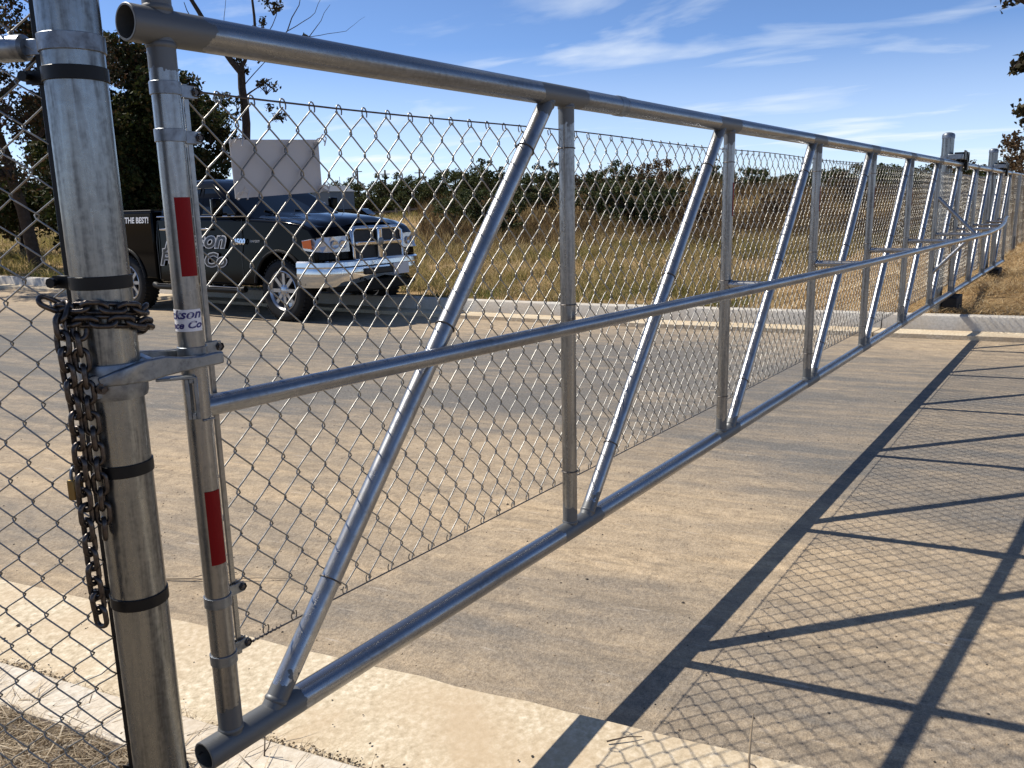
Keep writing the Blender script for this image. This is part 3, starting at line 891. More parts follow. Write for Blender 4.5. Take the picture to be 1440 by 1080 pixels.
lock = thing('padlock', 'small brass padlock hanging behind the chain on the left', 'padlock', (hx - 0.008, hy + 0.024, 1.02))
mb = MB(); mb.box((hx - 0.010, hy + 0.026, 1.015), (0.030, 0.014, 0.036), Matrix.Rotation(0.6, 3, 'Z')); mb.build('body', MAT['brass'], lock, bevel=(0.003, 2))
mb = MB(); mb.tube([Vector((hx - 0.010, hy + 0.026, 1.033)) + Matrix.Rotation(0.6, 3, 'Z') @ Vector((0.010 * math.cos(a), 0, 0.018 * max(math.sin(a), 0) ** .7)) for a in np.linspace(0, math.pi, 12)], 0.0028, 8); mb.build('shackle', MAT['galv_cast'], lock)

# ------------------------------------------------------------------ roller posts at the far kerb
def roller_post(x, label):
    y = 0.135
    gz = field_z(x, y)
    t = thing('roller_post', label, 'post', (x, y, gz), group='roller posts carrying the gate at the far kerb')
    mb = MB(); mb.pipe((x, y, gz - 0.1), (x, y, 2.08), 0.060, n=32, open_a=False, open_b=False); mb.build('pipe', MAT['galv_post'], t)
    mb = MB(); mb.lathe([(0.063, 2.05), (0.064, 2.085), (0.056, 2.10), (0.03, 2.112), (0.001, 2.116)], (x, y, 0), n=28); mb.build('post_cap', MAT['galv_cast'], t)
    for z in (1.86, 0.46):
        mb = MB(); band(mb, (x, y, z), 0.060, 0.03, 0.004); mb.build('clamp_band', MAT['galv_cast'], t)
    mb = MB(); mb.box((x - 0.10, 0.02, 1.850), (0.34, 0.14, 0.055)); mb.box((x, 0.07, 1.85), (0.05, 0.10, 0.04)); mb.build('roller_bracket', MAT['galv_cast'], t, bevel=(0.006, 2))
    mb = MB()
    mb.sweep([(x + 0.06, -0.0, 1.80), (x + 0.06, 0.0, 1.905)], 0.13, 0.15, (1, 0, 0))
    mb.box((x - 0.09, -0.052, 1.868), (0.16, 0.012, 0.10)); mb.box((x + 0.06, -0.05, 1.80), (0.11, 0.03, 0.17))
    mb.build('roller_cover', MAT['black'], t, bevel=(0.008, 2))
    mb = MB()
    for k in (-0.16, 0.10):
        mb.lathe([(0.0005, -0.02), (0.038, -0.02), (0.030, 0.0), (0.038, 0.02), (0.0005, 0.02)], (x + k, 0, ZT + 0.064), (0, 1, 0), 20)
    mb.build('roller', MAT['rubber'], t)
    mb = MB(); mb.box((x + 0.22, 0.0, ZB - 0.165), (0.46, 0.15, 0.25)); mb.build('lower_roller_cover', MAT['rubber'], t, bevel=(0.012, 2))
    mb = MB(); mb.box((x + 0.14, 0.06, ZB - 0.075), (0.12, 0.14, 0.03)); mb.build('lower_bracket', MAT['galv_cast'], t, bevel=(0.004, 1))
    return t
roller_post(9.40, 'galvanised roller post nearest the far kerb holding the gate rails')
roller_post(13.60, 'galvanised roller post farther back near the tail end of the gate')

# ------------------------------------------------------------------ fence behind the gate's tail and beyond
ff_ = thing('chain_link_fence', 'chain link fence running off to the right behind the tail of the gate', 'fence', (9.6, 0.24, 0.15))
def low_a(s): return 0.40 if s < 5.6 else 0.27
mb = chain_link((9.45, 0.24, 0), (1, 0, 0), 5.6, lambda s: 0.41, 1.69, 0.075, 0.08, 0.0020, knuckle=False, sides=4, thin_after=-1)
mb.build('chain_link_fabric', MAT['wire'], ff_, smooth=180, kind='stuff')
mb = chain_link((15.05, 0.20, 0), (1, 0, 0), 14, lambda s: 0.26, 1.82, 0.075, 0.08, 0.0022, knuckle=False, sides=4, thin_after=-1)
mb.build('chain_link_fabric', MAT['wire'], ff_, smooth=180, kind='stuff')
mb = MB(); mb.tube([(9.45, 0.22, 1.695), (15.0, 0.22, 1.695)], 0.008, 10); mb.build('top_wire', MAT['galv_d'], ff_)
mb = MB(); mb.tube([(15.0, 0.17, 1.825), (29.2, 0.17, 1.825)], 0.021, 14); mb.build('top_rail', MAT['galv_d'], ff_)
mb = MB(); mb.tube([(9.45, 0.22, 0.405), (15.0, 0.22, 0.405)], 0.004, 8); mb.build('bottom_wire', MAT['galv_d'], ff_)
for x, h in ((15.02, 1.86), (18.6, 1.84), (22.0, 1.84), (25.6, 1.84), (29.1, 1.84)):
    mb = MB(); mb.pipe((x, 0.17, 0.0), (x, 0.17, h), 0.032, n=18, open_a=False, open_b=False); mb.build('line_post', MAT['galv_v'], ff_)

# ------------------------------------------------------------------ pickup truck (local frame: x across from its right side, y rearwards, z up)
MAT['car_black'] = plain('black_car_paint', (0.0012, 0.0012, 0.0016), 0.07, 0.0, spec=0.09)
MAT['chrome'] = plain('chrome', (0.62, 0.62, 0.62), 0.10, 1.0)
MAT['alloy'] = plain('alloy_wheel', (0.45, 0.45, 0.46), 0.28, 0.95)
MAT['glass'] = plain('tinted_glass', (0.004, 0.006, 0.008), 0.03, 0.0, spec=0.25)
MAT['lamp_glass'] = plain('headlamp_lens', (0.55, 0.56, 0.58), 0.12, 0.5, coat=0.6)
MAT['amber'] = plain('amber_lens', (0.42, 0.085, 0.004), 0.25, spec=0.3)
MAT['grille_black'] = plain('grille_black', (0.006, 0.006, 0.006), 0.5)
MAT['trim'] = plain('black_plastic', (0.007, 0.007, 0.007), 0.55, spec=0.2)
MAT['decal_grey'] = plain('decal_grey', (0.50, 0.50, 0.51), 0.4)
MAT['decal_white'] = plain('decal_white', (0.75, 0.75, 0.75), 0.4)
MAT['decal_black'] = plain('decal_black', (0.006, 0.006, 0.007), 0.35)
MAT['plate'] = plain('number_plate', (0.55, 0.56, 0.58), 0.4)

W = 1.92
truck = thing('pickup_truck', 'black crew cab pickup with chrome grille and script lettering parked beyond the gate', 'pickup', (6.60, 7.70, 0.0), local=True, rotz=math.radians(0.6))
AF, AR, WR = -0.05, 3.52, 0.415       # axles and tyre radius
def arc(cy, cz, r, a0, a1, n=12):
    return [(cy + r * math.cos(math.radians(a)), cz + r * math.sin(math.radians(a))) for a in np.linspace(a0, a1, n)]
def extrude_profile(name, prof, x0, x1, mat, parent, bevel=(0.04, 3), shape=None):
    """side outline (y,z) carried across the truck; shape(x fraction, y, z) bends it"""
    xs = [x0, x0 + 0.10, x0 + 0.5, (x0 + x1) / 2, x1 - 0.5, x1 - 0.10, x1]
    n = len(prof); vv = []; ff = []
    for x in xs:
        for (y, z) in prof:
            p_ = (x, y, z) if shape is None else shape(x, y, z)
            vv.append(p_)
    for i in range(len(xs) - 1):
        for k in range(n):
            k2 = (k + 1) % n
            ff.append((i * n + k, i * n + k2, (i + 1) * n + k2, (i + 1) * n + k))
    ff.append(tuple(range(n - 1, -1, -1))); ff.append(tuple((len(xs) - 1) * n + k for k in range(n)))
    mb = MB(); mb.add(vv, ff)
    return mb.build(name, mat, parent, smooth=30, bevel=bevel)

front = [(-0.80, 0.62), (-0.60, 0.55)] + arc(AF, 0.44, 0.50, 168, 12, 14) + [(AF + 0.52, 0.46), (2.66, 0.46), (2.68, 1.40), (0.62, 1.37), (-0.10, 1.335), (-0.55, 1.29), (-0.80, 1.23), (-0.90, 1.12), (-0.92, 0.80)]
def shp(x, y, z):
    t = abs(x - W / 2) / (W / 2)
    ny = y + (0.16 * t ** 3 if y < -0.3 else 0.0) * min(1.0, (-0.3 - y) / 0.4)      # nose curves back at the corners
    nx = W / 2 + (x - W / 2) * (1.0 - 0.05 * max(0.0, z - 1.05) / 0.35)             # shoulders lean in
    return (nx, ny, z + (0.040 * (1 - t * t) if z > 1.2 and y < 0.6 else 0.0))
extrude_profile('body', front, 0.0, W, MAT['car_black'], truck, (0.035, 3), shp)
bedp = [(2.72, 0.50), (AR - 0.515, 0.50)] + arc(AR, 0.44, 0.50, 168, 12, 14) + [(AR + 0.52, 0.56), (4.72, 0.66), (4.76, 1.50), (2.72, 1.50)]
extrude_profile('bed', bedp, 0.0, W, MAT['car_black'], truck, (0.03, 3))
mb = MB(); mb.box((W / 2, 3.74, 1.512), (W - 0.10, 1.92, 0.02)); mb.build('bed_cover', MAT['trim'], truck, bevel=(0.006, 1))
for x in (0.055, W - 0.055):
    mb = MB(); mb.box((x, 3.74, 1.512), (0.07, 1.98, 0.026)); mb.build('bed_rail_cap', MAT['trim'], truck, bevel=(0.01, 2))
# hood with a raised centre
mb = MB(); vv = []; ff = []
ny_, nx_ = 14, 16
for j in range(ny_ + 1):
    y = -0.80 + 1.42 * j / ny_
    zb = float(np.interp(y, [-0.80, -0.55, -0.10, 0.62], [1.232, 1.292, 1.337, 1.372]))
    for i in range(nx_ + 1):
        t = -1 + 2 * i / nx_
        x = W / 2 + t * (W / 2 - 0.20)
        yy2 = y + 0.16 * abs(t * 0.8) ** 3 * max(0, -(y + 0.3)) / 0.5
        z = zb + 0.040 * (1 - (t * .8) ** 2) + 0.014 + 0.030 * (1 / (1 + math.exp((abs(t) - 0.52) * 26))) - (0.030 if j == 0 else 0) - (0.02 if i in (0, nx_) else 0)
        vv.append((x, yy2 - (0.004 if j == 0 else 0), z))
for j in range(ny_):
    for i in range(nx_):
        a = j * (nx_ + 1) + i
        ff.append((a, a + 1, a + nx_ + 2, a + nx_ + 1))
mb.add(vv, ff); mb.build('hood', MAT['car_black'], truck, smooth=50)
# cab
rings = [(1.37, 0.52, 2.66, 0.045), (1.42, 0.62, 2.655, 0.06), (1.66, 1.03, 2.57, 0.125), (1.86, 1.38, 2.49, 0.21), (1.925, 1.58, 2.40, 0.30), (1.945, 1.80, 2.20, 0.48)]
mb = MB(); vv = []; ff = []
per = 24
def ring_pts(z, ya, yb, ins):
    P = []
    xa, xb = ins, W - ins
    rc = 0.10
    for (cx, cy, a) in ((xb - rc, yb - rc, 0), (xa + rc, yb - rc, 90), (xa + rc, ya + rc, 180), (xb - rc, ya + rc, 270)):
        for k in range(6):
            th = math.radians(a + 90 * k / 5)
            P.append((cx + rc * math.cos(th), cy + rc * math.sin(th), z))
    return P
for (z, ya, yb, ins) in rings: vv += ring_pts(z, ya, yb, ins)
for i in range(len(rings) - 1):
    for k in range(per):
        k2 = (k + 1) % per
        ff.append((i * per + k, i * per + k2, (i + 1) * per + k2, (i + 1) * per + k))
ff.append(tuple((len(rings) - 1) * per + k for k in range(per)))
mb.add(vv, ff); mb.build('cab', MAT['car_black'], truck, smooth=40)
def plate_quad(name, pts, mat, parent, thick, nrm, bevel=None):
    mb = MB(); nv = Vector(nrm) * thick; P = [Vector(q) for q in pts]; n = len(P)
    mb.add(P + [q + nv for q in P], [tuple(range(n - 1, -1, -1)), tuple(range(n, 2 * n))] + [(k, (k + 1) % n, (k + 1) % n + n, k + n) for k in range(n)])
    return mb.build(name, mat, parent, smooth=None, bevel=bevel)
def cab_side_x(z):   # outer surface of the cab side
    return float(np.interp(z, [r_[0] for r_ in rings], [r_[3] for r_ in rings]))
for side in (0, 1):
    def sx(z, off=0.0):
        v = cab_side_x(z) - off
        return v if side == 0 else W - v
    s_ = -1 if side == 0 else 1
    for ya0, ya1, yb0, yb1 in ((0.84, 1.58, 1.42, 1.62), (1.68, 2.45, 1.70, 2.36)):
        pts = [(sx(1.435), ya0, 1.435), (sx(1.435), ya1, 1.435), (sx(1.80), yb1, 1.80), (sx(1.80), yb0, 1.80)]
        w_ = plate_quad('side_window', pts, MAT['glass'], truck, 0.006, (s_, 0, 0.3))
        mb = MB(); mb.tube([Vector(q) + Vector((s_ * .006, 0, 0)) for q in pts], 0.008, 6, closed=True); mb.build('window_seal', MAT['trim'], w_)
    xo = 0.0 if side == 0 else W
    # door seams, belt moulding, handles
    for yv in (0.70, 1.66, 2.64):
        mb = MB(); mb.tube([(xo + s_ * 0.0, yv, 0.50), (xo + s_ * 0.0, yv, 1.04), (xo - s_ * 0.05 * .9, yv, 1.36)], 0.006, 6); mb.build('door_seam', MAT['decal_black'], truck)
    mb = MB(); mb.tube([(xo - s_ * 0.045, 0.62, 1.405), (xo - s_ * 0.045, 2.64, 1.420)], 0.011, 8); mb.build('belt_moulding', MAT['chrome'], truck)
    for yv in (1.46, 2.42):
        mb = MB(); mb.box((xo + s_ * 0.008, yv, 1.235), (0.035, 0.20, 0.032)); mb.build('door_handle', MAT['chrome'], truck, bevel=(0.01, 2))
    mb = MB(); mb.tube([(xo + s_ * 0.05, 0.62, 0.42), (xo + s_ * 0.07, 0.72, 0.40), (xo + s_ * 0.07, 2.60, 0.40), (xo + s_ * 0.05, 2.72, 0.42)], 0.045, 12)
    mb.build('running_board', MAT['trim'], truck)
    mb = MB(); mb.box((xo + s_ * 0.075, 1.66, 0.443), (0.07, 1.9, 0.012)); mb.build('step_pad', MAT['chrome'], truck, bevel=(0.004, 1))
    # mirror
    mb = MB(); mb.box((xo + s_ * 0.13, 0.98, 1.53), (0.15, 0.09, 0.25)); mm = mb.build('mirror', MAT['car_black'], truck, bevel=(0.03, 3))
    mb = MB(); mb.tube([(xo - s_ * 0.03, 1.0, 1.44), (xo + s_ * 0.10, 0.99, 1.44)], 0.02, 8); mb.build('mirror_arm', MAT['trim'], mm)
    mb = MB(); mb.box((xo + s_ * 0.13, 1.028, 1.54), (0.12, 0.006, 0.20)); mb.build('mirror_glass', MAT['chrome'], mm)
    # wheel arch lips
    for cy in (AF, AR):
        mb = MB(); mb.tube([(xo + s_ * 0.006, y, z) for y, z in arc(cy, 0.44, 0.505, 172, 8, 18)], 0.022, 8); mb.build('wheel_arch', MAT['trim'], truck)
    # wheels
    for cy in (AF, AR):
        xc = 0.15 if side == 0 else W - 0.15
        ax = (s_, 0, 0)
        mb = MB()
        mb.lathe([(0.262, -0.13), (0.34, -0.142), (0.392, -0.13), (WR, -0.09), (WR + .004, 0.0), (WR, 0.09), (0.392, 0.13), (0.34, 0.142), (0.262, 0.125)], (xc, cy, WR), ax, 40)
        for k in range(44):
            th = 2 * math.pi * k / 44
            for sg in (-1, 1):
                R_ = Matrix.Rotation(th, 3, 'X')
                mb.box(Vector((xc + sg * 0.085, cy, WR)) + R_ @ Vector((0, 0, WR + 0.003)), (0.07, 0.030, 0.016), R_)
        wh = mb.build('wheel', MAT['rubber'], truck, smooth=50)
        mb = MB()
        mb.lathe([(0.232, -0.10), (0.258, -0.10), (0.262, 0.115), (0.268, 0.128), (0.258, 0.134), (0.246, 0.124), (0.232, 0.10), (0.226, 0.02), (0.15, 0.01), (0.001, 0.01)], (xc, cy, WR), ax, 40)
        for k in range(8):
            th = 2 * math.pi * k / 8
            R_ = Matrix.Rotation(th, 3, 'X')
            mb.box(Vector((xc + s_ * 0.085, cy, WR)) + R_ @ Vector((0, 0, 0.150)), (0.035, 0.050, 0.165), R_)
        mb.lathe([(0.085, 0.05), (0.085, 0.10), (0.06, 0.118), (0.001, 0.122)], (xc, cy, WR), ax, 24)
        for k in range(8):
            th = 2 * math.pi * (k + .5) / 8
            R_ = Matrix.Rotation(th, 3, 'X')
            q = Vector((xc, cy, WR)) + R_ @ Vector((0, 0, 0.068)); mb.lathe([(0.010, 0.09), (0.010, 0.122), (0.001, 0.126)], q, ax, 6)
        mb.build('rim', MAT['alloy'], wh, smooth=40)
        mb = MB(); mb.lathe([(0.22, -0.02), (0.22, 0.012), (0.001, 0.013)], (xc, cy, WR), ax, 28); mb.build('brake_disc', MAT['trim'], wh)
# windscreen and rear window
def ws(z): return float(np.interp(z, [r_[0] for r_ in rings], [r_[1] for r_ in rings]))
ws_pts = []
for z in (1.405, 1.86):
    for t in np.linspace(-1, 1, 9):
        ins = cab_side_x(z) + 0.075
        ws_pts.append((W / 2 + t * (W / 2 - ins), ws(z) - 0.012 + (0.05 * t * t), z))
mb = MB(); mb.add(ws_pts, [(k, k + 1, k + 10, k + 9) for k in range(8)]); mb.build('windscreen', MAT['glass'], truck, smooth=60)
for xw in (0.75, 1.30):
    mb = MB(); mb.tube([(xw, 0.56, 1.415), (xw - 0.30, 0.70, 1.475)], 0.009, 6); mb.build('wiper', MAT['trim'], truck)
plate_quad('rear_window', [(0.30, 2.655, 1.46), (W - 0.30, 2.655, 1.46), (W - 0.36, 2.53, 1.80), (0.36, 2.53, 1.80)], MAT['glass'], truck, 0.008, (0, 1, 0.3))
mb = MB(); mb.tube([(W - 0.12, 0.50, 1.36), (W - 0.12, 0.56, 1.95)], 0.004, 6); mb.build('antenna', MAT['galv_cast'], truck)
# grille: chrome surround, cross bars, dark mesh
gx0, gx1, gz0, gz1, gy = 0.50, W - 0.50, 0.80, 1.215, -0.945
mb = MB()
plate_quad('grille_mesh', [(gx0, gy + 0.02, gz0), (gx1, gy + 0.02, gz0), (gx1 - 0.02, gy + 0.055, gz1), (gx0 + 0.02, gy + 0.055, gz1)], MAT['grille_black'], truck, 0.03, (0, -1, 0))
mb = MB()
fr = [(gx0 - .01, gy - 0.005, gz0), (gx1 + .01, gy - 0.005, gz0), (gx1 + 0.015, gy + 0.02, gz1 - 0.05), (gx1 - 0.05, gy + 0.03, gz1), (gx0 + 0.05, gy + 0.03, gz1), (gx0 - 0.015, gy + 0.02, gz1 - 0.05)]
mb.tube(fr, 0.032, 10, closed=True)
mb.build('grille_surround', MAT['chrome'], truck, smooth=60)
mb = MB(); mb.box(((gx0 + gx1) / 2, gy - 0.025, (gz0 + gz1) / 2), (0.085, 0.06, gz1 - gz0)); mb.build('grille_bar', MAT['chrome'], truck, bevel=(0.02, 3))
for xm in ((gx0 + W / 2) / 2 - .02, (gx1 + W / 2) / 2 + .02):
    mb = MB(); mb.box((xm, gy - 0.018, (gz0 + gz1) / 2 + .01), ((gx1 - gx0) / 2 - 0.07, 0.05, 0.058)); mb.build('grille_bar', MAT['chrome'], truck, bevel=(0.015, 3))
mb = MB(); mb.lathe([(0.001, 0.0), (0.045, 0.0), (0.052, 0.012), (0.03, 0.02), (0.001, 0.022)], (W / 2, gy - 0.050, 1.035), (0, -1, 0), 20); mb.build('badge', MAT['galv_cast'], truck)
# headlamps
for side in (0, 1):
    f_ = (lambda x: x) if side == 0 else (lambda x: W - x)
    pts = [(f_(0.44), gy + 0.02, 0.925), (f_(0.18), gy + 0.055, 0.925), (f_(0.05), gy + 0.11, 0.93), (f_(-0.014), gy + 0.22, 0.94), (f_(-0.018), gy + 0.40, 0.955), (f_(-0.014), gy + 0.42, 1.08), (f_(-0.008), gy + 0.24, 1.105), (f_(0.06), gy + 0.125, 1.12), (f_(0.19), gy + 0.065, 1.125), (f_(0.43), gy + 0.03, 1.13)]
    hl = plate_quad('headlight', pts, MAT['lamp_glass'], truck, 0.012, (-0.45 if side == 0 else 0.45, -0.85, 0), (0.006, 2))
    for cx_, cz_ in ((0.33, 1.02), (0.21, 1.02)):
        mb = MB(); mb.lathe([(0.001, 0.012), (0.035, 0.016), (0.048, 0.022), (0.054, 0.020), (0.056, 0.0)], (f_(cx_), float(np.interp(cx_, [0.16, 0.43], [gy + 0.062, gy + .024])) - 0.004, cz_), (-0.25 if side == 0 else 0.25, -0.96, 0), 20); mb.build('reflector', MAT['alloy'], hl)
    pts = [(f_(-0.022), gy + 0.225, 0.975), (f_(-0.024), gy + 0.385, 0.985), (f_(-0.020), gy + 0.41, 1.072), (f_(-0.016), gy + 0.245, 1.095)]
    plate_quad('turn_signal', pts, MAT['amber'], hl, 0.018, (-0.75 if side == 0 else 0.75, -0.66, 0))
# chrome bumper wrapping the corners
bp = [(0.00, -0.42), (0.01, -0.56), (0.05, -0.74), (0.15, -0.88), (0.32, -0.97), (0.60, -1.01)]
bp = bp + [(W / 2, -1.03)] + [(W - x, y) for x, y in reversed(bp)]
sect = [(0.0, 0.80), (-0.020, 0.815), (-0.045, 0.795), (-0.050, 0.74), (-0.035, 0.72), (-0.045, 0.66), (-0.040, 0.56), (-0.010, 0.50), (0.02, 0.49)]
mb = MB(); vv = []; ff = []; K = len(sect)
for i, (x, y) in enumerate(bp):
    a = Vector(bp[max(i - 1, 0)]); b = Vector(bp[min(i + 1, len(bp) - 1)]); t = (b - a).normalized(); nrm = Vector((t.y, -t.x))
    if nrm.y > 0 and abs(nrm.y) > 0.3: nrm = -nrm
    tt = abs(x - W / 2) / (W / 2)
    for o_, z in sect:
        zz = z + ((0.085 * max(0, 1 - tt / .6) - 0.03 * max(0, (tt - .55) / .45)) if z < 0.6 else 0)
        vv.append((x - nrm.x * o_, y - nrm.y * o_, zz))
for i in range(len(bp) - 1):
    for k in range(K - 1):
        ff.append((i * K + k, i * K + k + 1, (i + 1) * K + k + 1, (i + 1) * K + k))
mb.add(vv, ff); mb.build('bumper', MAT['chrome'], truck, smooth=40)
mb = MB(); mb.box((W / 2, -1.055, 0.655), (0.80, 0.06, 0.085)); mb.build('bumper_intake', MAT['grille_black'], truck, bevel=(0.015, 2))
mb = MB(); mb.box((W / 2 + 0.28, -1.095, 0.66), (0.31, 0.012, 0.155)); npl = mb.build('number_plate', MAT['plate'], truck, bevel=(0.004, 1))
mb = MB(); mb.sweep([(0.12, -0.80, 0.50), (0.4, -0.92, 0.47), (W / 2, -0.96, 0.46), (W - 0.4, -0.92, 0.47), (W - 0.12, -0.80, 0.50)], 0.10, 0.16); mb.build('valance', MAT['trim'], truck, bevel=(0.02, 2))
for x in (0.55, W - 0.55):
    mb = MB(); mb.tube([(x, -1.06, 0.56), (x, -1.12, 0.53), (x, -1.08, 0.50)], 0.014, 8); mb.build('tow_hook', MAT['trim'], truck)
mb = MB(); mb.box((W / 2, 1.8, 0.52), (0.9, 4.6, 0.16)); mb.tube([(0.2, AF, 0.40), (W - 0.2, AF, 0.40)], 0.06, 10); mb.tube([(0.2, AR, 0.40), (W - 0.2, AR, 0.40)], 0.06, 10); mb.build('chassis', MAT['trim'], truck)
mb = MB(); mb.sweep([(0.02, 4.72, 0.62), (0.15, 4.86, 0.62), (W - .15, 4.86, 0.62), (W - 0.02, 4.72, 0.62)], 0.05, 0.2); mb.build('rear_bumper', MAT['chrome'], truck, bevel=(0.02, 2))
for x in (0.04, W - 0.04):
    mb = MB(); mb.box((x, 4.755, 1.22), (0.12, 0.06, 0.42)); mb.build('tail_light', MAT['red_tape'], truck, bevel=(0.02, 2))
# lettering on the right side: text runs from rear to front (towards -y)
def side_text(name, body, y_start, z, size, width, layers, shear=0.3, lean_amt=0.048):
    par = None
    for k, (off, mat, dx_) in enumerate(layers):
        v, f = text_mesh(body, size, offset=off, shear=shear)
        if k == 0:
            sc_ = width / (v[:, 0].max() - v[:, 0].min()); x_off = v[:, 0].min()
        y = y_start - (v[:, 0] - x_off) * sc_
        zz = z + v[:, 1]
        lean = lean_amt * np.clip((zz - 1.05) / 0.35, 0, 1)
        w = np.stack([-dx_ + lean, y, zz], 1)
        mb = MB(); mb.add(w, f); o = mb.build(name, mat, par or truck, smooth=None)
        par = par or o
side_text('door_lettering', 'Jackson', 2.52, 0.985, 0.32, 1.52, [(0.020, MAT['decal_grey'], 0.010), (0.006, MAT['decal_black'], 0.0125)])
side_text('door_lettering', 'Fence Co', 2.60, 0.72, 0.26, 1.58, [(0.018, MAT['decal_grey'], 0.010), (0.005, MAT['decal_black'], 0.0125)])
side_text('bed_lettering', 'THE BEST!', 3.40, 1.335, 0.12, 0.62, [(0.004, MAT['decal_white'], 0.010)], 0.15, 0.0)
side_text('fender_badge', '2500', 0.86, 1.03, 0.105, 0.26, [(0.006, MAT['chrome'], 0.012)], 0.2)
side_text('fender_badge', 'HEAVY DUTY', 0.50, 1.055, 0.045, 0.20, [(0.0, MAT['decal_grey'], 0.012)], 0.0)

# ------------------------------------------------------------------ vegetation
MAT['bark'] = soil_material('bark', [(0.3, (0.035, 0.026, 0.02)), (0.55, (0.075, 0.058, 0.045)), (0.75, (0.13, 0.105, 0.085))], 9)
MAT['leaf_oak'] = island_mat('oak_leaves', [(0.0, (0.018, 0.032, 0.010)), (0.45, (0.035, 0.052, 0.014)), (0.8, (0.060, 0.070, 0.020)), (1.0, (0.085, 0.060, 0.022))], trans=0.22, big=(0.35, [(0.0, (0.022, 0.034, 0.010)), (0.6, (0.05, 0.05, 0.018)), (1.0, (0.085, 0.04, 0.022))]))
MAT['leaf_red'] = island_mat('autumn_leaves', [(0.0, (0.020, 0.024, 0.012)), (0.4, (0.036, 0.036, 0.016)), (0.75, (0.065, 0.042, 0.020)), (1.0, (0.12, 0.055, 0.025))], trans=0.25)
MAT['leaf_dark'] = island_mat('dark_leaves', [(0.0, (0.020, 0.020, 0.010)), (0.6, (0.045, 0.038, 0.016)), (1.0, (0.08, 0.06, 0.025))], trans=0.15)
MAT['leaf_far'] = island_mat('far_tree_leaves', [(0.0, (0.028, 0.042, 0.014)), (0.5, (0.050, 0.066, 0.022)), (0.85, (0.075, 0.085, 0.028)), (1.0, (0.10, 0.085, 0.032))], trans=0.2)
MAT['leaf_far_brown'] = island_mat('far_tree_leaves_brown', [(0.0, (0.050, 0.036, 0.020)), (0.5, (0.090, 0.060, 0.030)), (1.0, (0.14, 0.085, 0.045))], trans=0.2)
MAT['leaf_shrub'] = island_mat('shrub_leaves', [(0.0, (0.030, 0.046, 0.014)), (0.6, (0.055, 0.070, 0.022)), (1.0, (0.090, 0.095, 0.030))], trans=0.2)
MAT['grass_dry'] = island_mat('dry_grass', [(0.0, (0.12, 0.085, 0.035)), (0.3, (0.29, 0.215, 0.095)), (0.65, (0.46, 0.35, 0.17)), (1.0, (0.68, 0.55, 0.33))], trans=0.5,
                              big=(0.33, [(0.0, (0.08, 0.085, 0.022)), (0.5, (0.19, 0.175, 0.05)), (1.0, (0.36, 0.27, 0.11))]))
MAT['grass_rust'] = island_mat('rusty_weeds', [(0.0, (0.09, 0.05, 0.025)), (0.35, (0.20, 0.130, 0.055)), (0.7, (0.31, 0.225, 0.10)), (1.0, (0.48, 0.38, 0.20))], trans=0.45, big=(0.42, [(0.0, (0.035, 0.026, 0.013)), (0.5, (0.085, 0.055, 0.026)), (1.0, (0.17, 0.10, 0.05))]))
MAT['grass_straw'] = island_mat('straw', [(0.0, (0.16, 0.10, 0.045)), (0.3, (0.42, 0.285, 0.14)), (0.65, (0.66, 0.49, 0.26)), (1.0, (0.82, 0.68, 0.44))], trans=0.5)
MAT['grass_near'] = island_mat('dead_grass', [(0.0, (0.08, 0.06, 0.04)), (0.35, (0.32, 0.25, 0.17)), (0.7, (0.58, 0.48, 0.34)), (1.0, (0.80, 0.70, 0.54))], trans=0.45)
MAT['grass_green'] = island_mat('green_grass', [(0.0, (0.06, 0.075, 0.018)), (0.5, (0.12, 0.135, 0.035)), (1.0, (0.23, 0.22, 0.07))], trans=0.5)

def rand_unit(n, r=rng):
    v = r.normal(size=(n, 3)); return v / np.linalg.norm(v, axis=1, keepdims=True)

def leaf_cloud(name, centers, sizes, aspect=0.62):
    """one folded two-triangle leaf at every centre, as arrays"""
    n = len(centers)
    a = rand_unit(n); b = rand_unit(n); b -= a * (a * b).sum(1, keepdims=True); b /= np.linalg.norm(b, axis=1, keepdims=True) + 1e-9
    s = sizes[:, None]
    p0 = centers - a * s * 0.5; p2 = centers + a * s * 0.5
    c = np.cross(a, b)
    p1 = centers + b * s * aspect * 0.5 + c * s * 0.12; p3 = centers - b * s * aspect * 0.5 + c * s * 0.12
    v = np.stack([p0, p1, p2, p3], 1).reshape(-1, 3)
    i = np.arange(n)[:, None] * 4
    f = np.concatenate([i, i + 1, i + 2, i, i + 2, i + 3], 1).ravel()
    return np_mesh(name, v, f, 3)

def limb(mb, a, b, r0, r1, wob=0.15, n=6, sides=7, r=random):
    a, b = Vector(a), Vector(b); L = (b - a).length; pts = []; rs = []
    for i in range(n + 1):
        t = i / n
        q = a.lerp(b, t)
        if 0 < i < n: q += Vector((r.uniform(-1, 1), r.uniform(-1, 1), r.uniform(-.5, .5))) * L * wob * 0.3
        pts.append(q); rs.append(r0 + (r1 - r0) * t)
    mb.tube(pts, rs, sides, cap=True)
    return pts

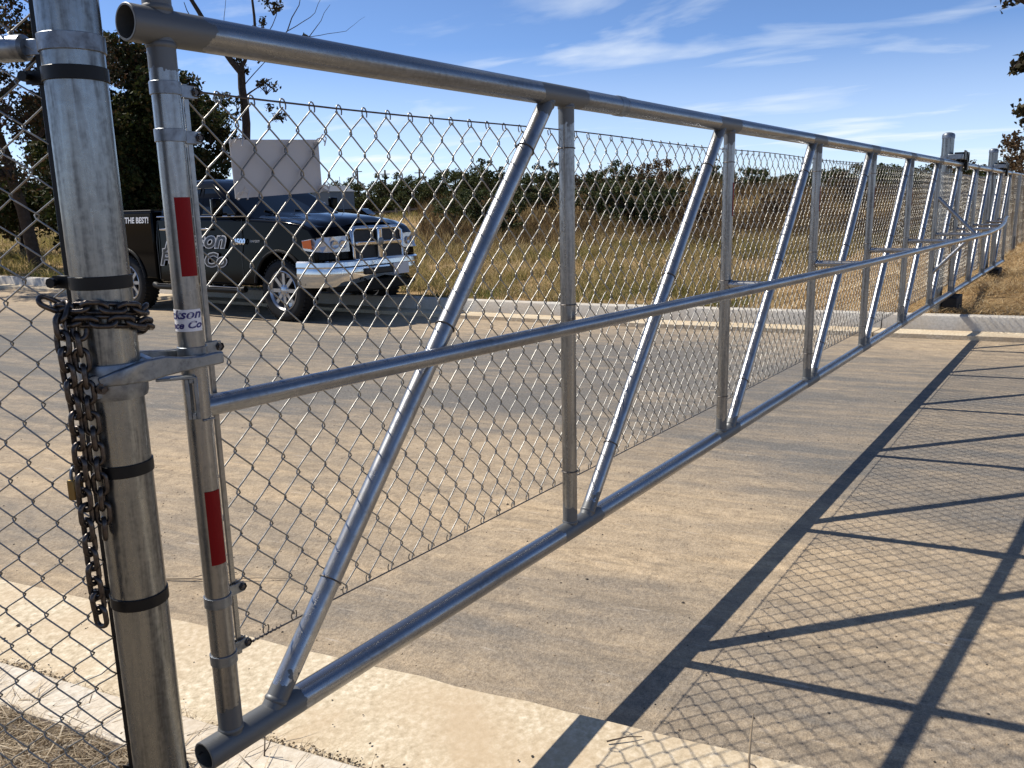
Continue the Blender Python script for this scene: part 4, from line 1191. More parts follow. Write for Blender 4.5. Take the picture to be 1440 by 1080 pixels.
def make_tree(name, label, base, clumps, trunk, leaf_mat, leaf_size, per_clump, group=None, cat='tree', seed=0, twigs=2, bark=True, shell=0.55):
    """clumps: (x, y, z, rx, rz) relative to the base; trunk: list of ((pts), r0, r1)"""
    R = np.random.default_rng(seed); rr2 = random.Random(seed)
    t = thing(name, label, cat, base, group)
    B = Vector(base)
    mb = MB()
    for kt, (pts, r0, r1) in enumerate(trunk):
        P = [B + Vector(q) for q in pts]; fine_p = []
        for k in range(len(P) - 1):
            L_ = (P[k + 1] - P[k]).length
            for j in range(4):
                fine_p.append(P[k].lerp(P[k + 1], j / 4) + (Vector((rr2.uniform(-1, 1), rr2.uniform(-1, 1), 0)) * L_ * 0.03 if k + j else Vector()))
        fine_p.append(P[-1]); nf = len(fine_p) - 1
        tb = MB(); tb.tube(fine_p, [r0 + (r1 - r0) * q / nf for q in range(nf + 1)], 9)
        tb.build('trunk' if kt == 0 else 'branch', MAT['bark'], t, smooth=60)
    C = []; S = []
    for (x, y, z, rx, rz) in clumps:
        n = int(per_clump * max(0.3, rx * rx))
        d = rand_unit(n, R); rad = (shell + (1 - shell) * R.random(n)) ** 1.0 * (0.75 + 0.5 * R.random(n))
        # break each clump in sub-clumps
        ns = max(3, int(6 * rx)); sub = rand_unit(ns, R) * 0.75
        pick = R.integers(0, ns, n)
        q = sub[pick] * 0.75 + d * rad[:, None] * 0.42
        q = q * np.array([rx, rx, rz]) + np.array([x, y, z])
        C.append(q + np.array(B)); S.append(leaf_size * (0.6 + 0.8 * R.random(n)))
        for _ in range(twigs):
            k = R.integers(0, n); e = Vector(q[k]) + B
            limb(mb, B + Vector((x, y, z)) * 1.0 + Vector((0, 0, -rz * .3)), e, 0.018 + 0.012 * rx, 0.006, 0.2, 4, 5, rr2)
    mb.build('twigs', MAT['bark'], t, smooth=60, kind='stuff')
    C = np.concatenate(C); S = np.concatenate(S)
    me = leaf_cloud('crown', C - np.array(B), S)
    link_mesh('crown', me, leaf_mat, t, smooth=None)
    return t

def clump_ball(n, rx, rz, zc, csize, seed, flat=1.0):
    R = np.random.default_rng(seed); out = []
    for _ in range(n):
        d = rand_unit(1, R)[0]; q = d * (R.random() ** 0.45)
        s = csize * (0.7 + 0.6 * R.random())
        out.append((q[0] * rx, q[1] * rx, zc + q[2] * rz, s, s * 0.8))
    return out

# big dark oak behind the pickup
b = ground_at(236, 29); b.z = 0.2
make_tree('oak_tree', 'big dense dark oak standing behind the pickup and the gate post', b, clump_ball(140, 2.55, 2.6, 3.5, 0.9, 11) + clump_ball(40, 3.0, 0.8, 1.0, 0.9, 12),
          [([(0, 0, -.2), (0.1, 0, 1.5), (0, 0.1, 3.6), (0.1, 0, 6)], 0.30, 0.06), ([(0.05, 0, 1.6), (1.3, 0.3, 3.6), (1.9, .3, 4.8)], 0.15, 0.03), ([(0, 0, 1.8), (-1.2, -.3, 3.6), (-1.8, -.5, 5)], 0.15, 0.03)],
          MAT['leaf_oak'], 0.135, 900, seed=3)
# ragged reddish tree at the left edge
b = ground_at(15, 24); b.z = 0.2
make_tree('autumn_tree', 'ragged autumn tree with dark and reddish leaves at the left edge', b, clump_ball(95, 3.3, 3.6, 5.2, 0.75, 21),
          [([(0.9, -.3, -.2), (0.7, -.2, 2.0), (0.2, 0, 4.2), (0, 0, 8)], 0.17, 0.03), ([(0.6, 0, 2.2), (-1.2, 0.4, 3.4), (-2.4, .8, 4.2)], 0.10, 0.02), ([(0.3, 0, 3.6), (1.4, -0.6, 5.0), (2.0, -.8, 6.6)], 0.08, 0.015), ([(0.1, 0, 4.6), (-1.2, 0.2, 6.2), (-1.6, .3, 7.6)], 0.07, 0.015)],
          MAT['leaf_red'], 0.095, 520, seed=5, twigs=7, shell=0.3)
b = ground_at(60, 31); b.z = 0.2
make_tree('evergreen_bush', 'low dark green bush under the ragged tree at the left', b, clump_ball(34, 3.4, 1.1, 1.8, 0.9, 31), [([(0, 0, -.2), (0, 0, 1.2)], 0.1, 0.03)], MAT['leaf_oak'], 0.16, 380, cat='bush', seed=8)
# tall slim half-bare tree
b = ground_at(376, 33); b.z = 0.2
make_tree('slim_tree', 'tall slim half bare tree forking above the gate rail behind the oak', b,
          [(0.55, -.6, 5.5, .55, .5), (0.7, -.7, 4.7, .6, .5), (0.25, -.2, 6.8, .35, .4), (0.9, -.9, 8.2, .55, .6), (0.6, -.6, 7.6, .4, .5), (1.6, -1.6, 7.1, .4, .4), (2.1, -2.1, 6.6, .25, .3), (0.1, 0, 6.4, .35, .5), (-.4, .4, 9.6, .8, .8), (.4, -.4, 10, .9, .8), (-0.2, .15, 4.9, .4, .5)],
          [([(0.1, -.05, -.2), (0.05, 0, 2.5), (0, 0, 5.0), (0.02, 0, 6.2)], 0.17, 0.13), ([(0, 0, 6.1), (-.7, .75, 7.6), (-1.3, 1.4, 9.6)], 0.12, 0.05), ([(0, 0, 6.2), (0.35, -.4, 7.4), (0.5, -.5, 9.6)], 0.075, 0.03), ([(0.1, 0, 5.3), (.7, -.8, 5.9)], 0.035, 0.01),
           ([(0.4, -.45, 6.4), (1.2, -1.25, 7.5), (1.8, -1.8, 9.2)], 0.035, 0.008), ([(0.9, -1.0, 6.5), (1.7, -1.8, 7.3), (2.3, -2.3, 8.4)], 0.025, 0.006), ([(-.3, .3, 6.8), (-.9, 1.0, 7.4), (-1.2, 1.2, 8.4)], 0.04, 0.012), ([(.5, -.55, 6.7), (.9, -1.0, 8.0), (1.1, -1.2, 9.6)], 0.02, 0.005), ([(1.2, -1.25, 7.5), (1.9, -2.0, 8.1), (2.2, -2.4, 9.3)], 0.016, 0.004), ([(.02, 0, 5.6), (.6, -.65, 6.5), (1.5, -1.6, 7.0)], 0.02, 0.005), ([(-.1, .1, 6.3), (-.3, .35, 7.6), (-.2, .2, 8.8)], 0.018, 0.005), ([(1.7, -1.8, 7.3), (2.6, -2.7, 7.5), (3.1, -3.2, 8.0)], 0.012, 0.003)],
          MAT['leaf_dark'], 0.13, 380, seed=9, twigs=7, shell=0.2)
# tree hanging in from the right edge
b = ground_at(1618, 15.5); b.z = 0.2
dirx = -Vector((rt0.x, rt0.y, 0))
cl = []
R_ = np.random.default_rng(77)
for (lx, z, s) in ((2.55, 4.35, .42), (2.35, 3.9, .5), (2.1, 3.4, .5), (2.3, 4.8, .5), (1.9, 4.3, .7), (1.6, 3.6, .8), (2.15, 2.35, .40), (1.9, 2.1, .5), (1.4, 2.7, .8), (1.0, 4.4, 1.0), (.5, 5, 1.2), (0, 4, 1.3), (1.3, 5.2, .9), (2.2, 5.3, .5), (-.8, 4.6, 1.3), (2.45, 3.05, .25)):
    q = dirx * lx
    cl.append((q.x, q.y, z, s, s * .9))
make_tree('overhanging_tree', 'leafy tree hanging into the upper right corner of the frame', b, cl,
          [([(0, 0, -.2), (0, 0, 2), (0, 0.1, 4.6)], 0.18, 0.08), ([(0, 0, 2.2), tuple(dirx * 1.2 + Vector((0, 0, 3.4))), tuple(dirx * 2.3 + Vector((0, 0, 4.4)))], 0.07, 0.012), ([(0, 0, 1.8), tuple(dirx * 1.2 + Vector((0, 0, 2.4))), tuple(dirx * 2.1 + Vector((0, 0, 2.3)))], 0.05, 0.01), ([tuple(dirx * .6 + Vector((0, 0, 2.9))), tuple(dirx * 2.35 + Vector((0, 0, 2.95)))], 0.02, 0.006)],
          MAT['leaf_dark'], 0.095, 420, seed=13, twigs=8, shell=0.2)
b = ground_at(1428, 40); b.z = 0.3
make_tree('brown_tree', 'brown autumn tree behind the fence at the right edge', b, clump_ball(18, 1.9, 1.4, 2.1, 0.75, 41), [([(0, 0, -.2), (0, 0, 1.6), (.1, 0, 2.8)], 0.14, 0.04)], MAT['leaf_far_brown'], 0.15, 300, seed=15)
b = ground_at(1392, 52); b.z = 0.3
make_tree('grey_shrub', 'grey leafless looking shrub between the two roller posts', b, clump_ball(12, 2.0, 1.0, 2.6, 0.7, 43), [([(0, 0, -.2), (0, 0, 1.6), (.1, 0, 3.2)], 0.10, 0.03)], MAT['leaf_dark'], 0.16, 110, cat='shrub', seed=16, twigs=5, shell=0.2)

# far tree line: a few shapes, each tree its own object
ORD = ['first', 'second', 'third', 'fourth', 'fifth', 'sixth', 'seventh', 'eighth', 'ninth', 'tenth', 'eleventh', 'twelfth', 'thirteenth', 'fourteenth', 'fifteenth', 'sixteenth', 'seventeenth', 'eighteenth', 'nineteenth', 'twentieth',
       'twenty-first', 'twenty-second', 'twenty-third', 'twenty-fourth', 'twenty-fifth', 'twenty-sixth', 'twenty-seventh', 'twenty-eighth', 'twenty-ninth', 'thirtieth', 'thirty-first', 'thirty-second', 'thirty-third', 'thirty-fourth', 'thirty-fifth', 'thirty-sixth', 'thirty-seventh', 'thirty-eighth', 'thirty-ninth', 'fortieth']
def tree_proto(seed, mat, n_cl, rx, rz, zc, cs, ls, pc):
    R = np.random.default_rng(seed); rr2 = random.Random(seed)
    tb = MB(); limb(tb, (0, 0, -0.3), (0.05, 0, zc), 0.13, 0.05, 0.1, 5, 7, rr2); mb = MB()
    C = []; S = []
    for (x, y, z, a, h) in clump_ball(n_cl, rx, rz, zc, cs, seed):
        n = int(pc * max(.3, a * a)); d = rand_unit(n, R)
        ns = 5; sub = rand_unit(ns, R) * .7; q = sub[R.integers(0, ns, n)] * .75 + d * (0.35 + .65 * R.random(n))[:, None] * .5
        C.append(q * np.array([a, a, h]) + np.array([x, y, z])); S.append(ls * (.6 + .8 * R.random(n)))
        limb(mb, (0, 0, zc * .5), (x, y, z), 0.05, 0.015, 0.2, 3, 5, rr2)
    tm = bpy.data.meshes.new('trunk'); tm.from_pydata(tb.v, [], tb.f); tm.materials.append(MAT['bark'])
    bmh = bpy.data.meshes.new('branches'); bmh.from_pydata(mb.v, [], mb.f); bmh.materials.append(MAT['bark'])
    C = np.concatenate(C); C[:, 2] = np.maximum(C[:, 2], 0.05)
    cm = leaf_cloud('crown', C, np.concatenate(S)); cm.materials.append(mat)
    return tm, cm, bmh
PROTO = [tree_proto(101, MAT['leaf_far'], 44, 2.3, 2.3, 2.5, .62, .20, 260), tree_proto(102, MAT['leaf_far'], 40, 1.6, 2.8, 2.9, .58, .20, 260),
         tree_proto(103, MAT['leaf_far_brown'], 36, 2.2, 2.2, 2.4, .58, .20, 200), tree_proto(104, MAT['leaf_far'], 52, 3.2, 1.8, 2.0, .66, .20, 250)]
def place_tree(k, px, dist, height, label, group, width=1.0, name='far_tree', cat='tree', zoff=0.0):
    tm, cm, bmh = PROTO[k]
    g = ground_at(px, dist); g.z = (field_z(g.x, g.y) if g.x > far_x(g.y) + .3 and g.y < 137 else 0.0) + zoff - 0.05
    t = thing(name, label, cat, g, group)
    top = max(v.co.z for v in cm.vertices)
    s = height / top
    t.scale = (s * width, s * width, s); t.rotation_euler = (0, 0, random.uniform(0, 6.28))
    for nm, me in (('trunk', tm), ('branches', bmh), ('crown', cm)):
        o = bpy.data.objects.new(nm, me); col.objects.link(o); o.parent = t
        if nm == 'branches': o['kind'] = 'stuff'
# (px, top y in the photograph, distance, shape)
LINE = [(408, 262, 100, 3), (440, 262, 105, 0), (468, 262, 98, 3), (500, 254, 104, 0), (528, 258, 96, 3), (556, 250, 92, 1), (580, 247, 98, 0), (604, 256, 90, 3), (628, 244, 92, 0), (650, 243, 88, 3), (676, 236, 80, 0), (700, 231, 76, 1), (722, 248, 80, 3), (742, 250, 84, 0),
        (764, 238, 72, 1), (786, 233, 74, 1), (808, 252, 80, 3), (828, 250, 76, 2), (850, 244, 70, 2), (868, 231, 66, 0), (890, 246, 70, 2), (912, 236, 66, 2), (930, 232, 64, 2), (948, 240, 72, 0), (984, 230, 76, 1), (1004, 238, 80, 1), (1028, 244, 86, 0), (1052, 252, 95, 3), (1066, 245, 100, 1), (1088, 250, 104, 0), (1108, 247, 100, 3),
        (1134, 243, 96, 0), (1160, 240, 92, 3), (1184, 236, 90, 0), (1210, 234, 88, 3), (1236, 236, 92, 0), (1262, 238, 96, 3), (1286, 232, 100, 0), (1312, 230, 94, 2), (1345, 236, 90, 3)]
def hor(px): return 306.2 - 0.0239 * px
cname = ['rounded green', 'narrow green', 'brown autumn', 'broad green']
for i, (px, ty, dist, k) in enumerate(LINE):
    depth = dist * math.cos(math.atan((px - 720) / F_PX)) * 1.0
    h = (hor(px) - ty) / F_PX * depth * 1.02 + CAM.z
    place_tree(k, px, dist, h + 0.1, '%s tree, %s from the left in the distant tree line' % (cname[k], ORD[i]), 'trees of the distant tree line', random.uniform(.95, 1.25))
# the wood behind them, one mass from here
R_ = np.random.default_rng(61)
n = 60000
px_ = -200 + 1800 * R_.random(n); D_ = 118 + 16 * R_.random(n)
top_ = 3.6 + 0.9 * np.sin(px_ * 0.021) + 0.7 * np.sin(px_ * 0.057 + 1.0) + 0.5 * np.sin(px_ * 0.13 + 2.0) + 0.4 * np.sin(px_ * 0.31)
dxy = np.stack([fw.x + rt.x * (px_ - 720) / F_PX, fw.y + rt.y * (px_ - 720) / F_PX], 1); dxy /= np.linalg.norm(dxy, axis=1, keepdims=True)
Pw = np.stack([CAM.x + dxy[:, 0] * D_, CAM.y + dxy[:, 1] * D_, top_ * R_.random(n) ** 0.8], 1)
wme = leaf_cloud('far_wood', Pw, 0.35 + 0.45 * R_.random(n))
tag(link_mesh('far_wood', wme, MAT['leaf_far'], None, smooth=None), 'low dark wood closing the field along the skyline', 'wood', kind='stuff')
# nearer dark shrubs on the weedy bank
SHR = [(655, 36, 1.6, 3, 'low green shrub right of the pickup grille, leftmost on the weedy bank'), (690, 33, 1.9, 3, 'dark shrub just left of the first diagonal brace top'), (758, 38, 2.1, 0, 'dark green shrub left of the second gate upright'),
       (838, 36, 2.2, 0, 'tall dark shrub right of the second gate upright'), (880, 34, 2.0, 3, 'broad dark shrub on the bank in the middle of the second bay'), (925, 37, 1.9, 0, 'dark shrub on the bank left of the second diagonal brace'), (1046, 46, 1.5, 3, 'low dark shrub just right of the third gate upright'), (1105, 50, 1.3, 3, 'low dark shrub left of the fourth gate upright'),
       (968, 33, 1.5, 2, 'rusty brown bush on the bank just right of the second diagonal brace'), (1078, 36, 1.4, 2, 'rusty brown bush on the bank in the middle of the third bay'), (1180, 42, 1.5, 2, 'rusty brown bush on the bank right of the fourth gate upright')]
for px, dist, h, k, lab in SHR:
    place_tree(k, px, dist, h, lab, 'shrubs on the weedy bank', 1.25, 'shrub', 'shrub')

# grass ---------------------------------------------------------------
FX = np.vectorize(far_x)
def far_x_np(y): return np.interp(y, yy_, xs_)
def field_z_np(x, y):
    d = x - far_x_np(y) - 0.18; dp = np.maximum(d, 0)
    z = PAN_Z + KERB_H - 0.02 + 0.05 * np.minimum(dp / 2, 1)
    z = z + 0.10 * np.minimum(np.maximum(d - 3.5, 0) / 4, 1) / (1 + np.exp(np.clip((y - 3) * .9, -50, 50)))
    for c, a, b, h in MOUND:
        h2 = Vector((c.x - CAM.x, c.y - CAM.y)).normalized()
        al = (x - c.x) * h2.x + (y - c.y) * h2.y; ac = -(x - c.x) * h2.y + (y - c.y) * h2.x
        z = z + h * np.exp(-(ac / a) ** 2 - (al / b) ** 2)
    return z + 0.05 * np.sin(x * .7 + y * .5) * np.minimum(dp / 6, 1) + 0.02 * np.sin(x * 2.3 - y * 1.9) * np.minimum(dp, 1)

def blades(name, P, H, Wd, mat, label, cat, lean=0.5, seed=1):
    """bent blades: two quads-worth of triangles each"""
    R = np.random.default_rng(seed); n = len(P)
    th = R.random(n) * 2 * np.pi; side = np.stack([np.cos(th), np.sin(th), np.zeros(n)], 1)
    ph = R.random(n) * 2 * np.pi; ln = lean * (0.2 + R.random(n))
    dirv = np.stack([np.cos(ph) * ln, np.sin(ph) * ln, np.ones(n)], 1)
    mid = P + dirv * (H * 0.55)[:, None]
    tip = P + dirv * H[:, None] + np.stack([np.cos(ph), np.sin(ph), -0.4 * np.ones(n)], 1) * (H * lean * 0.45)[:, None]
    w = (Wd / 2)[:, None] * side
    v = np.stack([P - w, P + w, mid - w * .8, mid + w * .8, tip], 1).reshape(-1, 3)
    i = np.arange(n)[:, None] * 5
    f = np.concatenate([i, i + 1, i + 3, i, i + 3, i + 2, i + 2, i + 3, i + 4], 1).ravel()
    me = np_mesh(name, v, f, 3)
    o = link_mesh(name, me, mat, None, smooth=None)
    return tag(o, label, cat, kind='stuff')

def view_points(n, px0, px1, d0, d1, seed, power=1.0):
    R = np.random.default_rng(seed)
    px = px0 + (px1 - px0) * R.random(n); D = d0 * (d1 / d0) ** (R.random(n) ** power)
    dxy = np.stack([fw.x + rt.x * (px - 720) / F_PX, fw.y + rt.y * (px - 720) / F_PX], 1); dxy /= np.linalg.norm(dxy, axis=1, keepdims=True)
    x = CAM.x + dxy[:, 0] * D; y = CAM.y + dxy[:, 1] * D
    keep = (x > far_x_np(y) + 0.20) & (y < 136)
    return x[keep], y[keep], D[keep], px[keep]

def clumpy(x, y, s=1.0):
    return 0.5 + 0.25 * (np.sin(x * 1.3 * s + 1.7 * np.sin(y * .9 * s)) + np.sin(y * 1.7 * s + 1.3 * np.sin(x * .7 * s)))

x, y, D, px = view_points(150000, -160, 1480, 10.5, 75, 1, 0.8)
c_ = clumpy(x, y); k_ = np.random.default_rng(2).random(len(x)) < 0.35 + 0.65 * c_
k_ &= ~((y < 2.6) & (D < 30))
x, y, D, c_ = x[k_], y[k_], D[k_], c_[k_]
dk = x - far_x_np(y)
H = (0.10 + 0.22 * np.random.default_rng(3).random(len(x)) * (0.4 + c_)) * np.clip(0.6 + dk * 0.12, 0.6, 1.5)
blades('field_grass', np.stack([x, y, field_z_np(x, y) - 0.02], 1), H, np.maximum(0.006, D * 0.00065), MAT['grass_dry'], 'short dry tan grass with green patches covering the field', 'grass', 0.6, 4)
# tall rusty weeds on the bank
x, y, D, px = view_points(90000, 600, 1330, 19, 60, 5, 0.9)
c_ = clumpy(x + 5, y - 3, .8); k_ = np.random.default_rng(6).random(len(x)) < 0.15 + 0.85 * c_
x, y, D, px, c_ = x[k_], y[k_], D[k_], px[k_], c_[k_]
H = (0.25 + 0.75 * np.random.default_rng(7).random(len(x))) * (0.35 + 0.9 * c_) * np.clip((D - 16) / 14, 0.35, 1.15)
blades('tall_weeds', np.stack([x, y, field_z_np(x, y) - 0.03], 1), H, np.maximum(0.010, D * 0.0007), MAT['grass_rust'], 'tall rusty brown weeds on the bank behind the gate', 'weeds', 0.35, 8)
# green strip along the kerb
x, y, D, px = view_points(110000, -160, 1300, 10.5, 22, 9)
dk = x - far_x_np(y); k_ = (dk < 1.7) & (np.random.default_rng(10).random(len(x)) < np.clip(1.2 - dk * .6, 0, 1) * np.clip(clumpy(x * 2, y * 2) * 1.6 - .2, 0, 1)) & (y > 2.2)
x, y, D = x[k_], y[k_], D[k_]
blades('kerb_grass', np.stack([x, y, field_z_np(x, y) - 0.02], 1), 0.08 + 0.14 * np.random.default_rng(11).random(len(x)), np.maximum(0.006, D * 0.0006), MAT['grass_green'], 'green tufts of grass along the back of the far kerb', 'grass', 0.7, 12)
R_ = np.random.default_rng(71)
x, y, D, px = view_points(1700, -160, 1500, 10.3, 34, 72)
nb = 34
ph = R_.random((len(x), nb)) * 2 * np.pi; rd = 0.015 + 0.07 * R_.random((len(x), nb))
size = (0.5 + 1.1 * R_.random(len(x)))[:, None]
bx_ = (x[:, None] + np.cos(ph) * rd * size).ravel(); by_ = (y[:, None] + np.sin(ph) * rd * size).ravel()
hh = (size * (0.12 + 0.22 * R_.random((len(x), nb)))).ravel()
ok = (bx_ > far_x_np(by_) + 0.10) & ~((by_ < 2.6) & (bx_ < 30))
bx_, by_, hh = bx_[ok], by_[ok], hh[ok]
dd_ = np.hypot(bx_ - CAM.x, by_ - CAM.y)
blades('grass_tufts', np.stack([bx_, by_, np.maximum(field_z_np(bx_, by_) - 0.02, 0.17)], 1), hh, np.maximum(0.006, dd_ * 0.0006), MAT['grass_dry'], 'separate tufts of taller dry grass standing out of the field', 'grass', 0.9, 73)
# straw under the tail of the gate
x, y, D, px = view_points(120000, 1100, 1500, 9.0, 34, 13)
k_ = (y < 3.0) & (np.random.default_rng(14).random(len(x)) < 0.25 + .75 * clumpy(x * 2.2, y * 2.2))
x, y, D = x[k_], y[k_], D[k_]
blades('straw', np.stack([x, y, field_z_np(x, y) - 0.015], 1), 0.04 + 0.15 * np.random.default_rng(15).random(len(x)) ** 2.5, np.maximum(0.005, D * 0.0006), MAT['grass_straw'], 'pale straw coloured grass round the roller posts', 'grass', 2.4, 16)
# dead grass on the near verge
R_ = np.random.default_rng(17); n = 38000
y = -1.0 + 4.5 * R_.random(n); off = 0.635 + 1.0 * R_.random(n) ** 1.4; x = (0.895 - 0.19 * y) - off
blades('verge_grass', np.stack([x, y, np.full(n, 0.045)], 1), 0.02 + 0.06 * R_.random(n) ** 1.5, 0.0022 + 0.0046 * R_.random(n) ** 2, MAT['grass_near'], 'dead matted grass behind the near kerb at the lower left', 'grass', 2.2, 18)

# ------------------------------------------------------------------ small things on the road
MAT['stone'] = plain('dark_stone', (0.05, 0.042, 0.035), 0.9)
R_ = np.random.default_rng(19)
mbs = MB()
def stone(mbx, c, s, r):
    v = [Vector(q) * s for q in ((1, 0, 0), (-1, 0, 0), (0, 1, 0), (0, -1, 0), (0, 0, .7), (0, 0, -.5), (.6, .6, .3), (-.6, .5, .35), (-.5, -.6, .3), (.6, -.6, .25))]
    bm = bmesh.new()
    for q in v: bm.verts.new(Vector((q.x * r.uniform(.7, 1.2), q.y * r.uniform(.6, 1.1), q.z * r.uniform(.6, 1.1))) + Vector(c))
    bmesh.ops.convex_hull(bm, input=bm.verts)
    bm.verts.index_update()
    vs_ = [tuple(q.co) for q in bm.verts]; fs_ = [tuple(w.index for w in q.verts) for q in bm.faces]
    bm.free(); mbx.add(vs_, fs_)
for k in range(620):
    rr3 = random
    if k < 420: xx, yv = rr3.uniform(0.4, 4.5), rr3.uniform(-2.2, 4.5)
    elif k < 560: xx, yv = rr3.uniform(4.5, 8.6), rr3.uniform(-2, 12)
    else:
        yv = rr3.uniform(-1.0, 2.6); xx = near_x(yv) - rr3.uniform(0.03, 0.45)
    zz = 0.0 if xx > near_x(yv) else PAN_Z - 0.006
    stone(mbs, (xx, yv, zz + 0.001), rr3.choice((0.0022, 0.003, 0.003, 0.004, 0.005, 0.008 if k % 9 == 0 else 0.003)), rr3)
tag(mbs.build('gravel', MAT['stone'], smooth=None), 'dark crumbs of gravel scattered over the road and gutter', 'gravel', kind='stuff')
MAT['crumb'] = island_mat('soil_crumbs', [(0.0, (0.16, 0.115, 0.075)), (0.5, (0.30, 0.225, 0.145)), (1.0, (0.46, 0.36, 0.25))], trans=0.0)
mbs = MB()
for k in range(5200):
    xx = 0.6 + 4.0 * random.random() ** 1.5; yv = random.uniform(-2.4, 3.6)
    if xx < near_x(yv) + 0.005: continue
    cl_ = math.sin(xx * 4.1 + 2 * math.sin(yv * 3.0)) + math.sin(yv * 5.3 + 1.7 * math.sin(xx * 6.0))
    if random.random() > 0.35 + 0.35 * cl_: continue
    stone(mbs, (xx, yv, 0.0005), random.choice((0.0016, 0.002, 0.0026, 0.0034, 0.005)), random)
for k in range(900):
    yv = random.uniform(-1.2, 2.8); xx = near_x(yv) + abs(random.gauss(0, 0.02)) + 0.003
    stone(mbs, (xx, yv, 0.0005), random.choice((0.002, 0.003, 0.004, 0.006)), random)
tag(mbs.build('soil_crumbs', MAT['crumb'], smooth=None), 'tan crumbs of dried soil strewn over the near road and along the gutter edge', 'soil', kind='stuff')
MAT['litter'] = island_mat('joint_litter', [(0.0, (0.03, 0.022, 0.015)), (0.5, (0.11, 0.078, 0.046)), (1.0, (0.30, 0.22, 0.13))], trans=0.0)
mbs = MB()
for k in range(4200):
    yv = random.uniform(-0.8, 3.2)
    dens = 0.5 + 0.5 * math.sin(yv * 5.0 + 1.2 * math.sin(yv * 11))
    if random.random() > 0.25 + 0.75 * dens: continue
    xx = near_x(yv) - 0.466 + random.gauss(0.0, 0.007) + abs(random.gauss(0, 0.022)) * dens
    stone(mbs, (xx, yv, PAN_Z - 0.013 + random.uniform(0, 0.008)), random.uniform(0.0018, 0.0055), random)
tag(mbs.build('joint_litter', MAT['litter'], smooth=None), 'brown soil and crumbs caught in the joint of the near kerb', 'soil', kind='stuff')
R_ = np.random.default_rng(23); n = 700
y = -0.6 + 3.6 * R_.random(n); x = 0.895 - 0.19 * y - 0.462 + 0.02 * R_.normal(size=n)
blades('joint_grass', np.stack([x, y, np.full(n, PAN_Z - 0.012)], 1), 0.012 + 0.035 * R_.random(n) ** 2, 0.0014 + 0.0016 * R_.random(n), MAT['grass_near'], 'dry grass scraps along the joint of the near kerb', 'grass', 2.0, 24)
MAT['twig'] = plain('dry_twig', (0.42, 0.33, 0.22), 0.8)
MAT['twig_dark'] = plain('dark_twig', (0.12, 0.085, 0.06), 0.8)
def twig(label, pts, r, mat, branch=None):
    t = thing('twig', label, 'twig', pts[0])
    mb = MB(); mb.tube(pts, [r * (1 - .6 * i / (len(pts) - 1)) for i in range(len(pts))], 7); mb.build('stem', mat, t)
    if branch:
        mb = MB(); mb.tube(branch, r * .6, 6); mb.build('side_shoot', mat, t)
twig('pale upright stick in the gutter at the bottom centre right', [(0.934, -0.766, 0.035), (0.930, -0.764, 0.09), (0.934, -0.765, 0.16), (0.938, -0.768, 0.222)], 0.0040, MAT['twig'], [(0.930, -.765, 0.085), (0.942, -.775, 0.075), (0.955, -.785, 0.05)])
twig('dark dead stalk standing behind the end of the bottom rail', [(0.285, 0.295, 0.06), (0.290, 0.292, 0.11), (0.296, 0.290, 0.165)], 0.0026, MAT['twig_dark'], [(0.288, .293, .09), (0.296, .286, .105), (.303, .283, .12)])
twig('long pale straw lying on the road behind the gate upright', [(0.85, 1.70, 0.006), (0.93, 1.56, 0.012), (1.0, 1.44, 0.008), (1.08, 1.32, 0.014), (1.17, 1.20, 0.006)], 0.0042, MAT['twig'], [(0.93, 1.56, .012), (1.0, 1.52, .016), (1.08, 1.45, .006)])
twig('small straw scrap lying across the gutter edge under the bottom rail', [(0.80, 0.42, 0.05), (0.85, 0.36, 0.012), (0.89, 0.30, 0.006)], 0.0028, MAT['twig'])
twig('short dark twig in the gutter near the gate shadow', [(0.86, -0.40, 0.05), (0.90, -0.44, 0.056), (0.93, -0.47, 0.05)], 0.0026, MAT['twig_dark'])

# ------------------------------------------------------------------ far buildings and poles seen over the hood
MAT['shed'] = plain('blue_grey_cladding', (0.10, 0.135, 0.165), 0.6)
MAT['shed_roof'] = plain('shed_roof', (0.20, 0.21, 0.22), 0.5)
g = ground_at(486, 62)
shed = thing('shed', 'blue grey metal shed far off above the pickup hood', 'building', (g.x, g.y, 0), local=True, rotz=YAW - 0.5)
mb = MB(); mb.box((0, 0, 1.35), (2.6, 1.6, 2.7)); mb.build('wall', MAT['shed'], shed)
mb = MB(); mb.add([(-1.4, -.9, 2.7), (1.4, -.9, 2.7), (1.4, .9, 2.7), (-1.4, .9, 2.7), (-1.4, 0, 3.1), (1.4, 0, 3.1)], [(0, 1, 5, 4), (2, 3, 4, 5), (0, 4, 3), (1, 2, 5), (3, 2, 1, 0)]); mb.build('roof', MAT['shed_roof'], shed, smooth=None)
mb = MB(); mb.box((-1.31, 0.1, 1.0), (0.04, 0.9, 2.0)); mb.build('door', MAT['decal_grey'], shed)
g = ground_at(507, 58)
car = thing('parked_car', 'small dark car parked far off behind the pickup hood', 'car', (g.x, g.y, 0.25), local=True, rotz=YAW + 1.4)
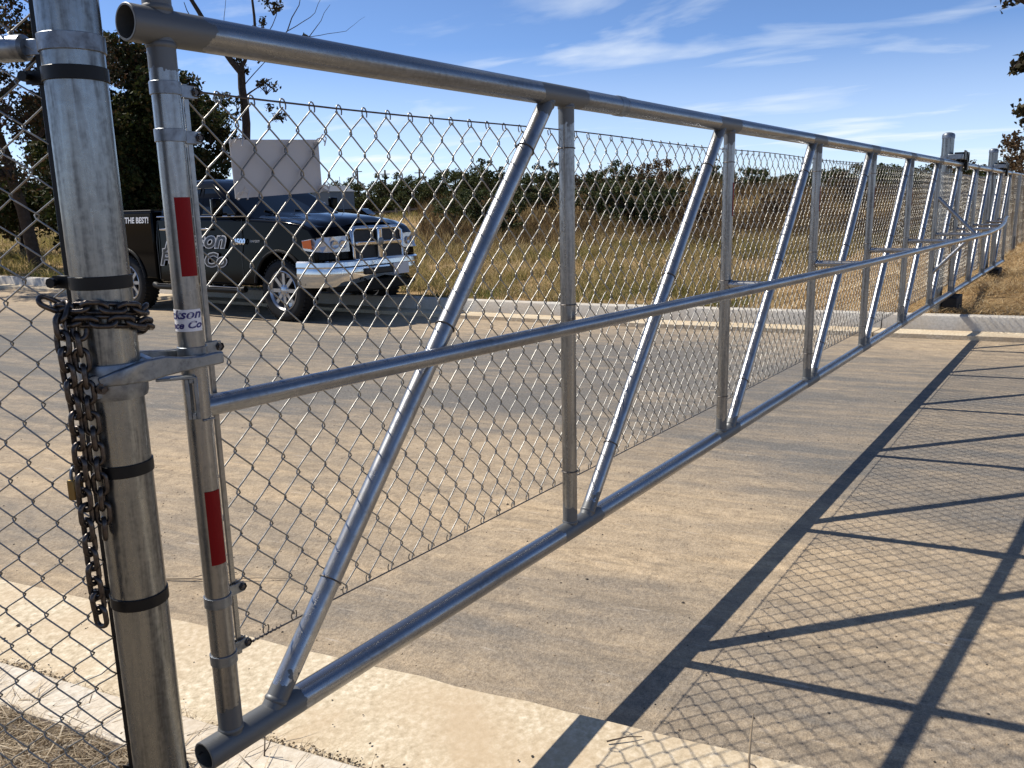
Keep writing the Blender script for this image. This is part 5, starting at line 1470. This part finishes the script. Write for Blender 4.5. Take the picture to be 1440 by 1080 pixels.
mb = MB(); mb.add([(x_, s_ * .85, z_) for s_ in (-1, 1) for x_, z_ in ((-1.6, .3), (1.6, .3), (1.65, .75), (.9, .85), (.5, 1.25), (-1.0, 1.25), (-1.55, .85))],
                  [tuple(range(6, -1, -1)), tuple(range(7, 14))] + [(k, (k + 1) % 7, (k + 1) % 7 + 7, k + 7) for k in range(7)]); mb.build('body', MAT['car_black'], car, bevel=(0.08, 2))
for x_ in (-1.0, 1.0):
    for s_ in (-1, 1):
        mb = MB(); mb.lathe([(0.001, -.1), (.3, -.1), (.32, 0), (.3, .1), (.001, .1)], (x_, s_ * .78, .3), (0, 1, 0), 18); mb.build('wheel', MAT['rubber'], car)
mb = MB(); mb.box((-.25, 0, 1.05), (1.3, 1.72, .28)); mb.build('side_window', MAT['glass'], car)
MAT['wood'] = plain('weathered_wood', (0.13, 0.11, 0.095), 0.85)
a_, b_ = ground_at(518, 60), ground_at(660, 56)
rf = thing('rail_fence', 'low wooden rail fence far off right of the pickup hood', 'fence', (a_.x, a_.y, 0.3))
for k in range(9):
    q = a_.lerp(b_, k / 8); z_ = field_z(q.x, q.y)
    mb = MB(); mb.box((q.x, q.y, z_ + .5), (.12, .12, 1.1)); mb.build('post', MAT['wood'], rf)
for z_ in (.45, .85):
    mb = MB(); mb.sweep([(a_.lerp(b_, t).x, a_.lerp(b_, t).y, field_z(a_.lerp(b_, t).x, a_.lerp(b_, t).y) + z_) for t in np.linspace(0, 1, 9)], .05, .12); mb.build('rail', MAT['wood'], rf)
for px, ty, lab in ((520, 239, 'leftmost wooden utility pole on the skyline'), (557, 242, 'middle wooden utility pole on the skyline'), (603, 240, 'rightmost wooden utility pole on the skyline')):
    g = ground_at(px, 110); h = (hor(px) - ty) / F_PX * 110 + CAM.z
    up_ = thing('utility_pole', lab, 'pole', (g.x, g.y, 0), group='utility poles on the skyline')
    mb = MB(); mb.tube([(g.x, g.y, -0.2), (g.x, g.y, h)], [0.16, 0.11], 10); mb.build('pole', MAT['wood'], up_)
    mb = MB(); mb.box((g.x, g.y, h - .5), (1.2, .1, .1), Matrix.Rotation(YAW - 1.57, 3, 'Z')); mb.build('cross_arm', MAT['wood'], up_)
